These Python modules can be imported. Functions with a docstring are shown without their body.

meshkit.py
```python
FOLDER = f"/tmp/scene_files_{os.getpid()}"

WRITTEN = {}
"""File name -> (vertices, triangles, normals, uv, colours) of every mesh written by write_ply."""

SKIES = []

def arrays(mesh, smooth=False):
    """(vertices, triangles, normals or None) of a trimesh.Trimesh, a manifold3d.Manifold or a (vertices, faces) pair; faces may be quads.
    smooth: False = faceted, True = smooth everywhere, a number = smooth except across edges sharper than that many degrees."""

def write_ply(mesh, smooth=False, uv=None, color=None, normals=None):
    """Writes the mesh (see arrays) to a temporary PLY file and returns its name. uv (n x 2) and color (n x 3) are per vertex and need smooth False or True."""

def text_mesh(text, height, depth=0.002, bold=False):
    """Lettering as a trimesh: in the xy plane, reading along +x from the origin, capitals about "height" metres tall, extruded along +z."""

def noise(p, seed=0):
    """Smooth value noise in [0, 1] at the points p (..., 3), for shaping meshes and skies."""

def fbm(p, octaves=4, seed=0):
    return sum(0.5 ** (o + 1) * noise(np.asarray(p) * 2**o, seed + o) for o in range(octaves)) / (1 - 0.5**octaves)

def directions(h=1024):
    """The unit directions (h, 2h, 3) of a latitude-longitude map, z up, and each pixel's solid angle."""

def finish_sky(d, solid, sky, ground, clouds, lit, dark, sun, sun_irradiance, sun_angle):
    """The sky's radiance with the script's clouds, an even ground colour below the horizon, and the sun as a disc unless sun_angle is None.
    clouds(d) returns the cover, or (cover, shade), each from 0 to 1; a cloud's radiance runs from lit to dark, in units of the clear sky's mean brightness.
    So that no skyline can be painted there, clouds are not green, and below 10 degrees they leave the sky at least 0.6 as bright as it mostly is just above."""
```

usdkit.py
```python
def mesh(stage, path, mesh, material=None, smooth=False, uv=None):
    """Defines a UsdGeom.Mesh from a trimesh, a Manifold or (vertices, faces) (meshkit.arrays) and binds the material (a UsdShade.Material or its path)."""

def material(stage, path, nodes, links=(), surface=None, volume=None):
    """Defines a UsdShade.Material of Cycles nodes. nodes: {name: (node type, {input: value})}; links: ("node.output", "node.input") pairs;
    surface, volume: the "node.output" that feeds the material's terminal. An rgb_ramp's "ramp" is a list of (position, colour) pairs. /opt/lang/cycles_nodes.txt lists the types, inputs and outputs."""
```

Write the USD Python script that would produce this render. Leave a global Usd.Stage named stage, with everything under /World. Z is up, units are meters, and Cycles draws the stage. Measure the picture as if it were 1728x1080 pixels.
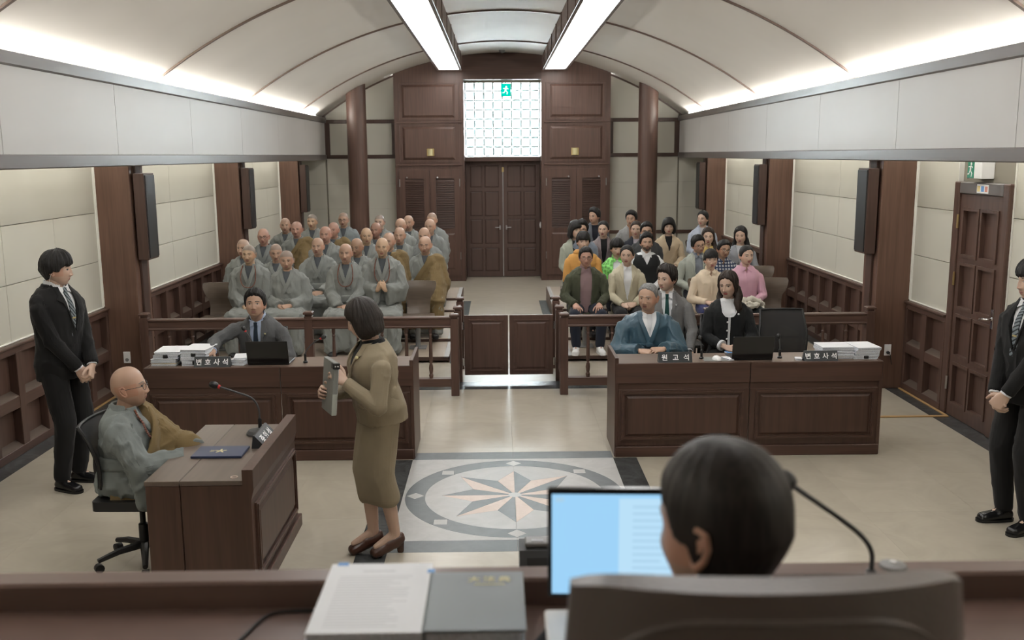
import math, random
import numpy as np
import trimesh, manifold3d, usdkit, meshkit
from shapely.geometry import Polygon, box as sbox, Point
from shapely.ops import unary_union
from shapely import affinity
from pxr import Usd, UsdGeom, UsdLux, UsdShade, Sdf, Gf, Vt

stage = Usd.Stage.CreateInMemory()
UsdGeom.SetStageUpAxis(stage, UsdGeom.Tokens.z)
UsdGeom.SetStageMetersPerUnit(stage, 1.0)
world = UsdGeom.Xform.Define(stage, '/World'); stage.SetDefaultPrim(world.GetPrim())
UsdGeom.Scope.Define(stage, '/World/Looks')

# ---------------------------------------------------------------- camera, sky, light levels
CAM = np.array([-0.11, 0.0, 2.55])
F_PX, YAW, PITCH, ROLL = 1623.15, 0.0137907, 0.1700514, -0.0070409
fw = np.array([math.sin(YAW)*math.cos(PITCH), math.cos(YAW)*math.cos(PITCH), -math.sin(PITCH)])
r0 = np.array([math.cos(YAW), -math.sin(YAW), 0.0]); u0 = np.cross(r0, fw)
cr, ur = math.cos(ROLL)*r0+math.sin(ROLL)*u0, -math.sin(ROLL)*r0+math.cos(ROLL)*u0
cam = UsdGeom.Camera.Define(stage, '/World/camera')
cam.CreateHorizontalApertureAttr(36.0); cam.CreateVerticalApertureAttr(36.0*1080/1728)
cam.CreateFocalLengthAttr(F_PX/1728*36.0); cam.CreateClippingRangeAttr(Gf.Vec2f(0.05, 200))
cam.CreateFStopAttr(3.4); cam.CreateFocusDistanceAttr(8.0)
cam.CreateExposureAttr(0.16)
cam.AddTransformOp().Set(Gf.Matrix4d(*cr, 0, *ur, 0, *(-fw), 0, *CAM, 1))

L_LAMP, L_COVE, L_WASH, L_SKY, L_SCREEN, L_EXIT = 9.0, 95.0, 17.0, 8.0, 0.86, 1.2
sky = usdkit.material(stage, '/World/Looks/sky', {'b': ('background_shader', {'color': (0.92, 0.97, 1.0), 'strength': L_SKY})}, surface='b.background')
dome = UsdLux.DomeLight.Define(stage, '/World/sky'); dome.CreateIntensityAttr(L_SKY); dome.CreateColorAttr(Gf.Vec3f(0.92, 0.97, 1.0))

rng = random.Random(7)
nrg = np.random.default_rng(11)

# ---------------------------------------------------------------- materials
MATS = {}
def M(name, nodes, links, surface):
    MATS[name] = usdkit.material(stage, '/World/Looks/'+name, nodes, links, surface=surface); return MATS[name]
def plain(name, col, rough=0.5, spec=0.5, metal=0.0, var=0.0, scale=6.0, coat=0.0, bump=0.0, bscale=60.0, sheen=0.0):
    n = {'p': ('principled_bsdf', {'base_color': col, 'roughness': rough, 'specular_ior_level': spec, 'metallic': metal, 'coat_weight': coat, 'sheen_weight': sheen})}
    l = []
    if var or bump: n['g'] = ('geometry', {})
    if var:
        n['t'] = ('noise_texture', {'scale': scale, 'detail': 4.0}); l.append(('g.position', 't.vector'))
        n['r'] = ('rgb_ramp', {'ramp': [(0.25, tuple(c*(1-var) for c in col)), (0.75, tuple(min(1, c*(1+var)) for c in col))]})
        l += [('t.fac', 'r.fac'), ('r.color', 'p.base_color')]
    if bump:
        n['bt'] = ('noise_texture', {'scale': bscale, 'detail': 3.0}); n['b'] = ('bump', {'strength': bump, 'distance': 0.01})
        l += [('g.position', 'bt.vector'), ('bt.fac', 'b.height'), ('b.normal', 'p.normal')]
    return M(name, n, l, 'p.BSDF')
def wood(name, col, axis='z', rough=0.38, con=0.22, spec=0.4):
    sc = {'x': (0.7, 14, 14), 'y': (14, 0.7, 14), 'z': (14, 14, 0.7)}[axis]
    d, b = tuple(c*(1-con) for c in col), tuple(c*(1+con) for c in col)
    return M(name, {'g': ('geometry', {}), 'm': ('mapping', {'scale': sc}), 't': ('noise_texture', {'scale': 1.6, 'detail': 6.0, 'roughness': 0.62, 'distortion': 0.4}),
                    'r': ('rgb_ramp', {'ramp': [(0.3, d), (0.5, col), (0.72, b)]}), 'p': ('principled_bsdf', {'roughness': rough, 'specular_ior_level': spec})},
             [('g.position', 'm.vector'), ('m.vector', 't.vector'), ('t.fac', 'r.fac'), ('r.color', 'p.base_color')], 'p.BSDF')
def emis(name, col, s):
    return M(name, {'e': ('emission', {'color': col, 'strength': s})}, [], 'e.emission')
def marble(name, a, b, scale=3.0, rough=0.2, spec=0.5):
    return M(name, {'g': ('geometry', {}), 't': ('noise_texture', {'scale': scale, 'detail': 8.0, 'roughness': 0.65, 'distortion': 1.2}), 'r': ('rgb_ramp', {'ramp': [(0.3, a), (0.7, b)]}),
                    'o': ('object_info', {}), 'h': ('hsv', {}), 'mr': ('map_range', {'from_min': 0.0, 'from_max': 1.0, 'to_min': 0.97, 'to_max': 1.03}), 'p': ('principled_bsdf', {'roughness': rough, 'specular_ior_level': spec})},
             [('g.position', 't.vector'), ('t.fac', 'r.fac'), ('r.color', 'h.color'), ('o.random', 'mr.value'), ('mr.result', 'h.value'), ('h.color', 'p.base_color')], 'p.BSDF')

W = (0.093, 0.053, 0.041)
wood('wood_v', W, 'z'); wood('wood_x', W, 'x'); wood('wood_y', W, 'y')
wood('wood_dark_v', tuple(c*0.72 for c in W), 'z', 0.42); wood('wood_dark_x', tuple(c*0.72 for c in W), 'x', 0.42)
wood('door_wood', (0.085, 0.052, 0.042), 'z', 0.45, 0.12); wood('desk_v', (0.073, 0.039, 0.028), 'z', 0.4); wood('desk_x', (0.077, 0.041, 0.030), 'x', 0.4); wood('desk_top_x', (0.16, 0.115, 0.09), 'x', 0.36, 0.12); wood('desk_top_y', (0.125, 0.096, 0.078), 'y', 0.36, 0.12)
wood('pilaster_wood', (0.138, 0.078, 0.056), 'z', 0.36); wood('bench_wood', (0.13, 0.082, 0.068), 'x', 0.33, 0.12)
plain('wall_panel', (0.56, 0.545, 0.475), 0.62, 0.3, var=0.03, scale=1.5)
plain('floor_base', (0.30, 0.27, 0.21), 0.4); plain('wall_gap', (0.25, 0.23, 0.19), 0.8, 0.2)
plain('white_edge', (0.74, 0.73, 0.68), 0.6)
plain('fascia_panel', (0.53, 0.515, 0.50), 0.38, 0.5, var=0.03, scale=1.2)
plain('fascia_trim', (0.13, 0.115, 0.11), 0.30, 0.6)
plain('ceiling_panel', (0.63, 0.60, 0.555), 0.6, 0.3, var=0.03, scale=1.0)
plain('ceiling_rib', (0.10, 0.065, 0.05), 0.45)
plain('brass', (0.55, 0.42, 0.20), 0.35, metal=1.0); plain('steel', (0.6, 0.6, 0.6), 0.28, metal=1.0); plain('chrome', (0.75, 0.75, 0.77), 0.12, metal=1.0)
plain('brass_strip', (0.42, 0.26, 0.11), 0.35, 0.5)
marble('floor_beige', (0.365, 0.33, 0.265), (0.43, 0.39, 0.32), 2.2, 0.27, 0.4); marble('floor_dark', (0.035, 0.037, 0.037), (0.075, 0.08, 0.082), 5.0, 0.2)
marble('inlay_light', (0.335, 0.33, 0.32), (0.41, 0.405, 0.395), 5.0, 0.36, 0.3); marble('inlay_slate', (0.085, 0.098, 0.105), (0.12, 0.135, 0.14), 6.0, 0.36, 0.3)
marble('inlay_pink', (0.47, 0.36, 0.295), (0.55, 0.44, 0.37), 14.0, 0.36, 0.3); marble('inlay_green', (0.09, 0.11, 0.11), (0.13, 0.155, 0.155), 6.0, 0.2)
wood('tread', (0.36, 0.30, 0.24), 'x', 0.4, 0.08); wood('seat_ply', (0.135, 0.105, 0.082), 'x', 0.3, 0.15)
plain('black_plastic', (0.012, 0.012, 0.013), 0.42); plain('black_gloss', (0.008, 0.008, 0.009), 0.18); plain('dark_grey', (0.05, 0.052, 0.055), 0.45); plain('mid_grey', (0.22, 0.22, 0.22), 0.5)
plain('plate_black', (0.022, 0.026, 0.03), 0.4); plain('white', (0.82, 0.82, 0.82), 0.5); plain('paper', (0.70, 0.71, 0.74), 0.7, 0.2); plain('paper_edge', (0.62, 0.65, 0.70), 0.8, 0.2, var=0.25, scale=160)
plain('paper_ink', (0.42, 0.43, 0.46), 0.8, 0.2); plain('faint_ink', (0.66, 0.68, 0.72), 0.8, 0.2); plain('tab_blue', (0.12, 0.3, 0.62), 0.5); plain('folder_navy', (0.032, 0.045, 0.10), 0.4); plain('gold', (0.62, 0.5, 0.24), 0.35, metal=0.6); plain('gold_flat', (0.6, 0.54, 0.3), 0.5)
plain('paper_bright', (0.84, 0.86, 0.90), 0.7, 0.2); plain('book_slate', (0.19, 0.215, 0.232), 0.5); plain('manila', (0.6, 0.47, 0.24), 0.7); plain('leather', (0.095, 0.075, 0.067), 0.32, 0.5, bump=0.15, bscale=180)
plain('shoe_brown', (0.055, 0.022, 0.014), 0.25); plain('clip_grey', (0.20, 0.21, 0.20), 0.45); plain('clip_pale', (0.36, 0.38, 0.35), 0.5)
plain('exit_green', (0.02, 0.22, 0.13), 0.4); plain('sticker_yellow', (0.75, 0.6, 0.25), 0.5); plain('sticker_red', (0.6, 0.25, 0.2), 0.5); plain('red', (0.5, 0.03, 0.03), 0.5)
emis('lamp_glow', (1.0, 0.985, 0.955), L_LAMP); emis('cove_glow', (1.0, 0.97, 0.90), L_COVE); emis('wash_glow', (1.0, 0.97, 0.90), L_WASH)
emis('exit_glow', (0.0, 0.55, 0.42), L_EXIT); emis('exit_white', (0.75, 1.0, 0.92), L_EXIT*1.2)
emis('screen_glow', (0.36, 0.68, 0.98), L_SCREEN); emis('screen_page', (0.52, 0.78, 0.98), L_SCREEN); emis('screen_text', (0.42, 0.66, 0.85), L_SCREEN)
M('glass_block', {'f': ('fresnel', {'IOR': 1.5}), 't': ('transparent_bsdf', {'color': (0.96, 0.98, 0.98)}), 'g': ('glossy_bsdf', {'roughness': 0.08, 'color': (0.9, 0.95, 0.95)}), 'm': ('mix_closure', {})},
  [('f.fac', 'm.fac'), ('t.BSDF', 'm.closure1'), ('g.BSDF', 'm.closure2')], 'm.closure')
plain('block_joint', (0.55, 0.64, 0.66), 0.6)
M('mesh_fabric', {'t': ('transparent_bsdf', {'color': (1, 1, 1)}), 'p': ('principled_bsdf', {'base_color': (0.013, 0.013, 0.014), 'roughness': 0.7}), 'm': ('mix_closure', {'fac': 0.76})},
  [('t.BSDF', 'm.closure1'), ('p.BSDF', 'm.closure2')], 'm.closure')

# outlines of the lettering that stands on the plates and the book, 100 units to the em
GLYPH = {'변':[[[(19,27),(32,27),(33,8),(81,7),(84,6),(84,-3),(82,-4),(21,-4),(19,-3)]],[[(7,82),(9,83),(19,83),(21,68),(39,68),(41,83),(52,83),(54,73),(68,73),(69,88),(81,89),(81,18),(69,18),(68,41),(54,41),(51,33),(8,33)],[(54,61),(54,53),(68,54),(68,61)],[(20,44),(39,44),(39,55),(21,56)]]],'호':[[[(3,6),(3,14),(4,16),(39,17),(39,23),(21,30),(16,35),(14,43),(17,53),(22,58),(32,62),(33,63),(9,64),(6,66),(7,74),(8,76),(38,76),(39,86),(41,88),(51,88),(52,86),(53,76),(83,76),(85,74),(85,66),(83,64),(58,63),(59,62),(69,58),(75,53),(77,48),(78,41),(76,35),(71,30),(63,26),(53,24),(53,17),(88,16),(90,14),(88,5),(5,4)],[(27,43),(32,37),(49,35),(61,38),(64,44),(58,50),(41,52),(30,48)]]],'사':[[[(64,87),(66,89),(75,89),(77,88),(77,53),(90,52),(92,50),(92,43),(90,41),(77,40),(77,-5),(75,-6),(65,-6),(64,-4)]],[[(2,21),(2,23),(14,34),(21,46),(24,58),(25,80),(26,81),(36,81),(38,79),(38,58),(40,49),(48,35),(60,25),(60,22),(55,16),(51,16),(39,26),(31,37),(21,22),(12,14),(8,13)]]],'석':[[[(17,21),(18,30),(69,31),(68,58),(50,59),(49,69),(51,70),(68,71),(69,88),(81,89),(81,-5),(70,-6),(69,-5),(68,19),(18,19)]],[[(3,41),(4,44),(15,51),(21,58),(25,69),(25,83),(28,85),(38,84),(39,68),(41,61),(49,52),(60,44),(54,35),(41,42),(32,51),(24,42),(11,33),(8,33)]]],'원':[[[(2,46),(5,47),(27,48),(26,50),(16,54),(12,59),(9,67),(10,73),(12,77),(20,83),(28,85),(39,85),(53,80),(58,70),(57,60),(53,55),(45,49),(64,50),(66,43),(67,42),(68,87),(71,89),(80,89),(81,17),(79,15),(71,15),(68,18),(67,24),(51,25),(50,34),(52,37),(45,37),(42,36),(41,20),(40,19),(28,18),(28,8),(81,7),(83,6),(83,-3),(16,-4),(15,26),(28,27),(28,35),(5,36),(3,37)],[(54,38),(54,36),(67,36),(68,41)],[(22,65),(28,61),(38,61),(44,64),(45,69),(41,73),(31,74),(24,71)]]],'고':[[[(3,8),(3,16),(4,18),(34,18),(36,50),(46,50),(47,49),(48,18),(89,17),(89,8),(87,6),(4,6)]],[[(11,78),(14,80),(78,80),(80,54),(76,25),(72,24),(63,26),(66,51),(66,68),(13,69),(11,71)]]],'증':[[[(3,45),(10,47),(7,55),(8,58),(26,63),(36,71),(36,73),(11,74),(11,84),(81,84),(82,76),(80,73),(56,73),(55,72),(62,65),(84,57),(81,47),(89,45),(89,36),(87,35),(4,35),(3,36)],[(23,48),(23,46),(70,48),(57,54),(46,62),(33,53)]],[[(13,9),(14,19),(19,25),(30,30),(40,31),(56,31),(68,28),(76,21),(79,16),(78,6),(73,0),(65,-4),(57,-6),(40,-6),(26,-4),(19,0),(15,4)],[(26,11),(33,7),(50,5),(61,7),(65,10),(66,13),(64,16),(59,18),(42,20),(29,17),(26,14)]]],'인':[[[(19,-3),(20,29),(31,28),(33,8),(82,8),(84,5),(84,-2),(83,-4),(20,-4)]],[[(69,19),(69,88),(71,89),(79,89),(82,88),(81,20),(80,18)]],[[(5,55),(5,64),(9,73),(16,79),(27,83),(39,82),(48,77),(53,71),(56,63),(56,51),(52,44),(45,37),(36,34),(25,34),(14,39),(8,46)],[(18,57),(22,48),(28,46),(33,46),(41,51),(43,60),(41,66),(38,69),(27,70),(20,65)]]],'大':[[[(4,2),(4,3),(20,13),(29,22),(37,35),(42,50),(6,51),(5,59),(43,61),(46,89),(55,89),(55,61),(95,60),(95,51),(58,50),(65,34),(74,20),(86,10),(96,4),(91,-5),(79,2),(70,9),(59,24),(50,40),(41,21),(27,6),(11,-5)]]],'法':[[[(33,46),(59,47),(59,62),(38,63),(38,72),(59,72),(59,89),(68,88),(69,72),(90,72),(90,63),(69,63),(69,47),(94,46),(94,38),(66,37),(51,11),(53,10),(76,13),(70,25),(77,29),(90,9),(95,-1),(87,-5),(82,5),(38,-1),(35,7),(44,17),(54,37),(34,38)]],[[(9,81),(12,86),(15,88),(28,81),(34,77),(30,71),(28,70)]],[[(7,2),(26,35),(27,35),(33,30),(33,29),(16,-2),(14,-4)]],[[(3,54),(7,60),(9,61),(23,54),(28,50),(23,43),(22,43)]]],'典':[[[(3,19),(4,27),(13,28),(14,77),(34,77),(35,90),(43,89),(44,77),(55,77),(57,89),(65,90),(66,77),(88,76),(88,28),(97,27),(97,19),(69,17),(95,2),(90,-3),(87,-5),(59,12),(62,18),(38,18),(37,17),(42,14),(41,12),(27,3),(11,-5),(4,2),(21,10),(31,18)],[(66,54),(78,53),(78,68),(66,68)],[(66,44),(66,28),(78,28),(78,44)],[(44,54),(56,53),(56,68),(44,68)],[(44,44),(44,28),(56,28),(56,44)],[(22,28),(34,28),(34,44),(23,44)],[(22,54),(34,53),(34,68),(23,68)]]]}

# ---------------------------------------------------------------- helpers
USED = {}
def numbered(parent, name):
    k = (parent, name); USED[k] = USED.get(k, -1)+1
    return name if USED[k] == 0 else f'{name}_{USED[k]:03d}'
def tag(p, label=None, cat=None, group=None, kind=None):
    p = p.GetPrim() if hasattr(p, 'GetPrim') else p
    for k, v in (('label', label), ('category', cat), ('group', group), ('kind', kind)):
        if v: p.SetCustomDataByKey(k, v)
    return p
def thing(name, label=None, cat=None, loc=(0, 0, 0), rotz=0.0, group=None, kind=None):
    x = UsdGeom.Xform.Define(stage, '/World/'+numbered('/World', name))
    x.AddTranslateOp().Set(Gf.Vec3d(*map(float, loc))); x.AddRotateZOp().Set(float(rotz))
    return tag(x, label, cat, group, kind)
def obj(name, mesh, mat, parent=None, smooth=35, label=None, kind=None, col=None):
    pp = '/World' if parent is None else str(parent.GetPath())
    path = pp+'/'+numbered(pp, name)
    if col is None:
        m = usdkit.mesh(stage, path, mesh, MATS[mat], smooth)
    else:
        m = usdkit.mesh(stage, path, mesh, MATS[mat], True)
        UsdGeom.PrimvarsAPI(m).CreatePrimvar('Col', Sdf.ValueTypeNames.Color3fArray, 'vertex').Set(Vt.Vec3fArray.FromNumpy(col.astype(np.float32)))
    return tag(m, label, None, None, kind)
def dup(src, loc, rotz=0.0, label=None, group=None):
    was = src.GetCustomData(); base = src.GetName().rstrip('0123456789').rstrip('_') if src.GetName()[-1].isdigit() else src.GetName()
    r = thing(base, label or was.get('label'), was.get('category'), loc, rotz, group or was.get('group'))
    r.GetReferences().AddInternalReference(src.GetPath()); r.SetInstanceable(True)
    return r
def tm(m):
    if hasattr(m, 'to_mesh'):
        q = m.to_mesh(); return trimesh.Trimesh(np.array(q.vert_properties[:, :3], float), np.array(q.tri_verts), process=False)
    return m
def cat(*ms):
    ms = [tm(x) for x in (ms[0] if len(ms) == 1 and isinstance(ms[0], (list, tuple)) else ms)]
    off, vs, fs = 0, [], []
    for m in ms:
        vs.append(m.vertices); fs.append(np.asarray(m.faces)+off); off += len(m.vertices)
    return trimesh.Trimesh(np.vstack(vs), np.vstack(fs), process=False)
_CH = None
def bx(x0, x1, y0, y1, z0, z1, b=0.004):
    """A box with chamfered edges."""
    global _CH
    if _CH is None:
        s = [np.array(t, float) for t in np.ndindex(2, 2, 2)]
        pts, key = [], []
        for t in s:
            for ax in range(3):
                key.append((t, ax))
        P = np.array([[(0 if t[i] == 0 else 1) if i == ax else ((0.1 if t[i] == 0 else 0.9)) for i in range(3)] for t, ax in key])
        h = trimesh.convex.convex_hull(P)
        idx = [int(np.argmin(((P-v)**2).sum(1))) for v in h.vertices]
        _CH = (key, np.array([[idx[a] for a in f] for f in h.faces]))
    key, F = _CH
    lo, hi = np.array([min(x0, x1), min(y0, y1), min(z0, z1)]), np.array([max(x0, x1), max(y0, y1), max(z0, z1)])
    b = min(b, 0.3*float((hi-lo).min()))
    V = np.array([[(lo[i]+(0 if i == ax else b)) if t[i] == 0 else (hi[i]-(0 if i == ax else b)) for i in range(3)] for t, ax in key])
    return trimesh.Trimesh(V, F, process=False)
def xf(m, R=None, t=None):
    m = tm(m); v = np.array(m.vertices)
    if R is not None: v = v@np.asarray(R).T
    if t is not None: v = v+np.asarray(t)
    return trimesh.Trimesh(v, m.faces, process=False)
def rot(axis, deg):
    a = math.radians(deg); c, s = math.cos(a), math.sin(a)
    return np.array({'x': [[1, 0, 0], [0, c, -s], [0, s, c]], 'y': [[c, 0, s], [0, 1, 0], [-s, 0, c]], 'z': [[c, -s, 0], [s, c, 0], [0, 0, 1]]}[axis])
def extrude(poly, h):
    gs = [g for g in getattr(poly, 'geoms', [poly]) if g.area > 1e-9]
    return cat([trimesh.creation.extrude_polygon(g, h, engine='earcut') for g in gs])
def ex_y(poly, y0, y1):
    """Polygon in (x, z), extruded from y0 to y1."""
    m = extrude(poly, y1-y0); v = np.array(m.vertices)
    return trimesh.Trimesh(np.c_[v[:, 0], y1-v[:, 2], v[:, 1]], m.faces, process=False)
def lathe(prof, n=16, c=(0, 0)):
    """prof: (r, z) pairs bottom to top, closed by caps."""
    a = np.arange(n)*2*np.pi/n; P = np.array(prof, float)
    v = np.array([[c[0]+r*math.cos(t), c[1]+r*math.sin(t), z] for r, z in P for t in a])
    f = []
    for i in range(len(P)-1):
        for j in range(n):
            k = (j+1) % n; f += [[i*n+j, i*n+k, (i+1)*n+k], [i*n+j, (i+1)*n+k, (i+1)*n+j]]
    v = np.vstack([v, [[c[0], c[1], P[0, 1]], [c[0], c[1], P[-1, 1]]]]); b, t = len(v)-2, len(v)-1; o = (len(P)-1)*n
    for j in range(n):
        k = (j+1) % n; f += [[b, k, j], [t, o+j, o+k]]
    return trimesh.Trimesh(v, np.array(f), process=False)
def tube(pts, rad, n=8):
    """A round tube along a polyline, closed."""
    p = np.asarray(pts, float); r = np.broadcast_to(rad, (len(p),)); t = np.gradient(p, axis=0); t /= np.linalg.norm(t, axis=1, keepdims=True)
    a = np.cross(t[0], [0, 0, 1.0]) if abs(t[0][2]) < 0.9 else np.cross(t[0], [1.0, 0, 0]); fr = []
    for q in t:
        a = a-q*(a@q); a /= np.linalg.norm(a); fr.append((a, np.cross(q, a)))
    an = np.arange(n)*2*np.pi/n
    v = np.vstack([p[i]+r[i]*(np.cos(an)[:, None]*fr[i][0]+np.sin(an)[:, None]*fr[i][1]) for i in range(len(p))]+[p[:1], p[-1:]])
    f = []
    for i in range(len(p)-1):
        for j in range(n):
            k = (j+1) % n; f += [[i*n+j, i*n+k, (i+1)*n+k], [i*n+j, (i+1)*n+k, (i+1)*n+j]]
    b, e, o = len(v)-2, len(v)-1, (len(p)-1)*n
    for j in range(n):
        k = (j+1) % n; f += [[b, k, j], [e, o+j, o+k]]
    return trimesh.Trimesh(v, np.array(f), process=False)
def bez(pts, n=14):
    """Catmull-Rom through the points."""
    p = np.asarray(pts, float); p = np.vstack([2*p[0]-p[1], p, 2*p[-1]-p[-2]]); out = []
    for i in range(1, len(p)-2):
        for t in np.linspace(0, 1, n, endpoint=False):
            out.append(0.5*((2*p[i])+(-p[i-1]+p[i+1])*t+(2*p[i-1]-5*p[i]+4*p[i+1]-p[i+2])*t*t+(-p[i-1]+3*p[i]-3*p[i+1]+p[i+2])*t**3))
    return np.array(out+[p[-2]])
def frame(x0, x1, z0, z1, w, y0, y1):
    """A picture-frame moulding in the xz plane (four mitred bars with a raised ridge)."""
    o, i = sbox(x0, z0, x1, z1), sbox(x0+w, z0+w, x1-w, z1-w)
    o2, i2 = sbox(x0+w*.3, z0+w*.3, x1-w*.3, z1-w*.3), sbox(x0+w*.7, z0+w*.7, x1-w*.7, z1-w*.7)
    yy = y1+(y1-y0)*0.6
    return cat(ex_y(o.difference(i), min(y0, y1), max(y0, y1)), ex_y(o2.difference(i2), min(y1, yy), max(y1, yy)))
def raised(x0, x1, z0, z1, y0, d, bev):
    """A raised field with sloped edges, standing d proud of y0 (towards -y if d < 0)."""
    v = np.array([[x0, y0, z0], [x1, y0, z0], [x1, y0, z1], [x0, y0, z1], [x0+bev, y0+d, z0+bev], [x1-bev, y0+d, z0+bev], [x1-bev, y0+d, z1-bev], [x0+bev, y0+d, z1-bev]])
    return trimesh.convex.convex_hull(v)
def letters(text, h, depth, gap=1.0):
    """Lettering from the outlines below, in the xy plane, reading along +x, extruded along +z; centred on the origin."""
    ms, x = [], 0.0
    for ch in text:
        for rings in GLYPH.get(ch, []):
            ms.append(xf(extrude(affinity.scale(Polygon(rings[0], rings[1:]).buffer(0), 0.01*h, 0.01*h, origin=(0, 0)), depth), t=(x, 0, 0)))
        x += h*gap if ch != ' ' else h*0.4
    m = cat(ms); c = m.bounds.mean(0); return xf(m, t=(-c[0], -c[1], 0))

# ================================================================ the room
R_V, Z_V = 6.08, 4.55
def vault(x): return Z_V-R_V+math.sqrt(R_V**2-x*x)
Y0, YB, YP = -1.6, 19.9, 19.65            # rear end of the room, far wall, front of the door surround
def arc_poly(x0, x1, z0, n=24, dz=0.0):
    xs = np.linspace(x0, x1, n); return Polygon([(x0, z0)]+[(x, vault(x)+dz) for x in xs]+[(x1, z0)])

# floor: slab, tiles, dark borders and the star inlay, each stone a piece
floor = thing('floor', kind='structure')
obj('slab', bx(-4.7, 4.7, Y0-0.3, 21.2, -0.3, -0.012), 'floor_base', floor)
def stone(name, poly, mat, gap=0.0011):
    for g in getattr(poly, 'geoms', [poly]):
        g = g.buffer(-gap, join_style=2)
        if g.is_empty or g.area < 2e-4: continue
        for q in getattr(g, 'geoms', [g]):
            obj(name, xf(extrude(q, 0.02), t=(0, 0, -0.02)), mat, floor, smooth=False)
cy = 6.99
panel = sbox(-0.853, 6.12, 0.853, 7.87); taken = [panel]
for s in (-1, 1):
    taken.append(sbox(min(s*4.11, s*4.4), Y0, max(s*4.11, s*4.4), 19.9)); stone('border_stone', affinity.translate(sbox(-0.145, Y0, 0.145, 6.0), s*4.255), 'floor_dark')
    for y in np.arange(6.0, 19.8, 1.39):
        stone('border_stone', sbox(s*4.255-0.145, y, s*4.255+0.145, min(y+1.39, 19.9)), 'floor_dark')
    for y0, y1 in ((5.0, 6.4), (6.4, 7.87)):
        q = sbox(min(s*0.853, s*1.052), y0, max(s*0.853, s*1.052), y1); taken.append(q); stone('side_stone', q, 'floor_dark')
    q = sbox(min(s*0.60, s*0.73), 11.7, max(s*0.60, s*0.73), 16.87); taken.append(q)
    for y in np.arange(11.7, 16.8, 1.7234): stone('aisle_stone', sbox(s*0.665-0.065, y, s*0.665+0.065, y+1.7234), 'inlay_green')
for x in np.arange(-4.11, 4.1, 0.8221):
    stone('cross_stone', sbox(x, 10.34, x+0.8221, 10.70), 'floor_dark')
taken.append(sbox(-4.11, 10.34, 4.11, 10.70))
for y0, y1 in ((7.87, 8.06), (5.93, 6.12)):
    for s in (-1, 1):
        stone('band_stone', sbox(min(0, s*0.853), y0, max(0, s*0.853), y1), 'inlay_slate')
    taken.append(sbox(-0.853, y0, 0.853, y1))
# star panel
C = Point(0, cy)
ring_o, ring_i = C.buffer(0.832, 48), C.buffer(0.683, 48); star = []
for k in range(8):
    a = math.radians(90+45*k); rt = 0.555 if k % 2 == 0 else 0.605
    tip = (rt*math.cos(a), cy+rt*math.sin(a))
    for sgn, mat in ((-1, 'inlay_slate'), (1, 'inlay_pink')):
        b = a+sgn*math.radians(22.5)
        h0, h1 = (0.05*math.cos(a), cy+0.05*math.sin(a)), (0.05*math.cos(b), cy+0.05*math.sin(b))
        q = Polygon([h0, tip, (0.345*math.cos(b), cy+0.345*math.sin(b)), h1]); star.append((q, mat))
    da = math.radians(45*k); c = (0.757*math.cos(da), cy+0.757*math.sin(da))
    q = sbox(c[0]-0.048, c[1]-0.048, c[0]+0.048, c[1]+0.048)
    q = affinity.rotate(q, 45 if k % 2 == 0 else 0); star.append((q, 'inlay_light'))
hub = C.buffer(0.05, 12); cut = unary_union([q for q, _ in star]+[hub])
for q, mat in star: stone('star_point' if q.intersects(C.buffer(0.5)) else 'ring_diamond', q, mat, 0.0006)
stone('star_hub', hub, 'inlay_light', 0.0006)
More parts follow.
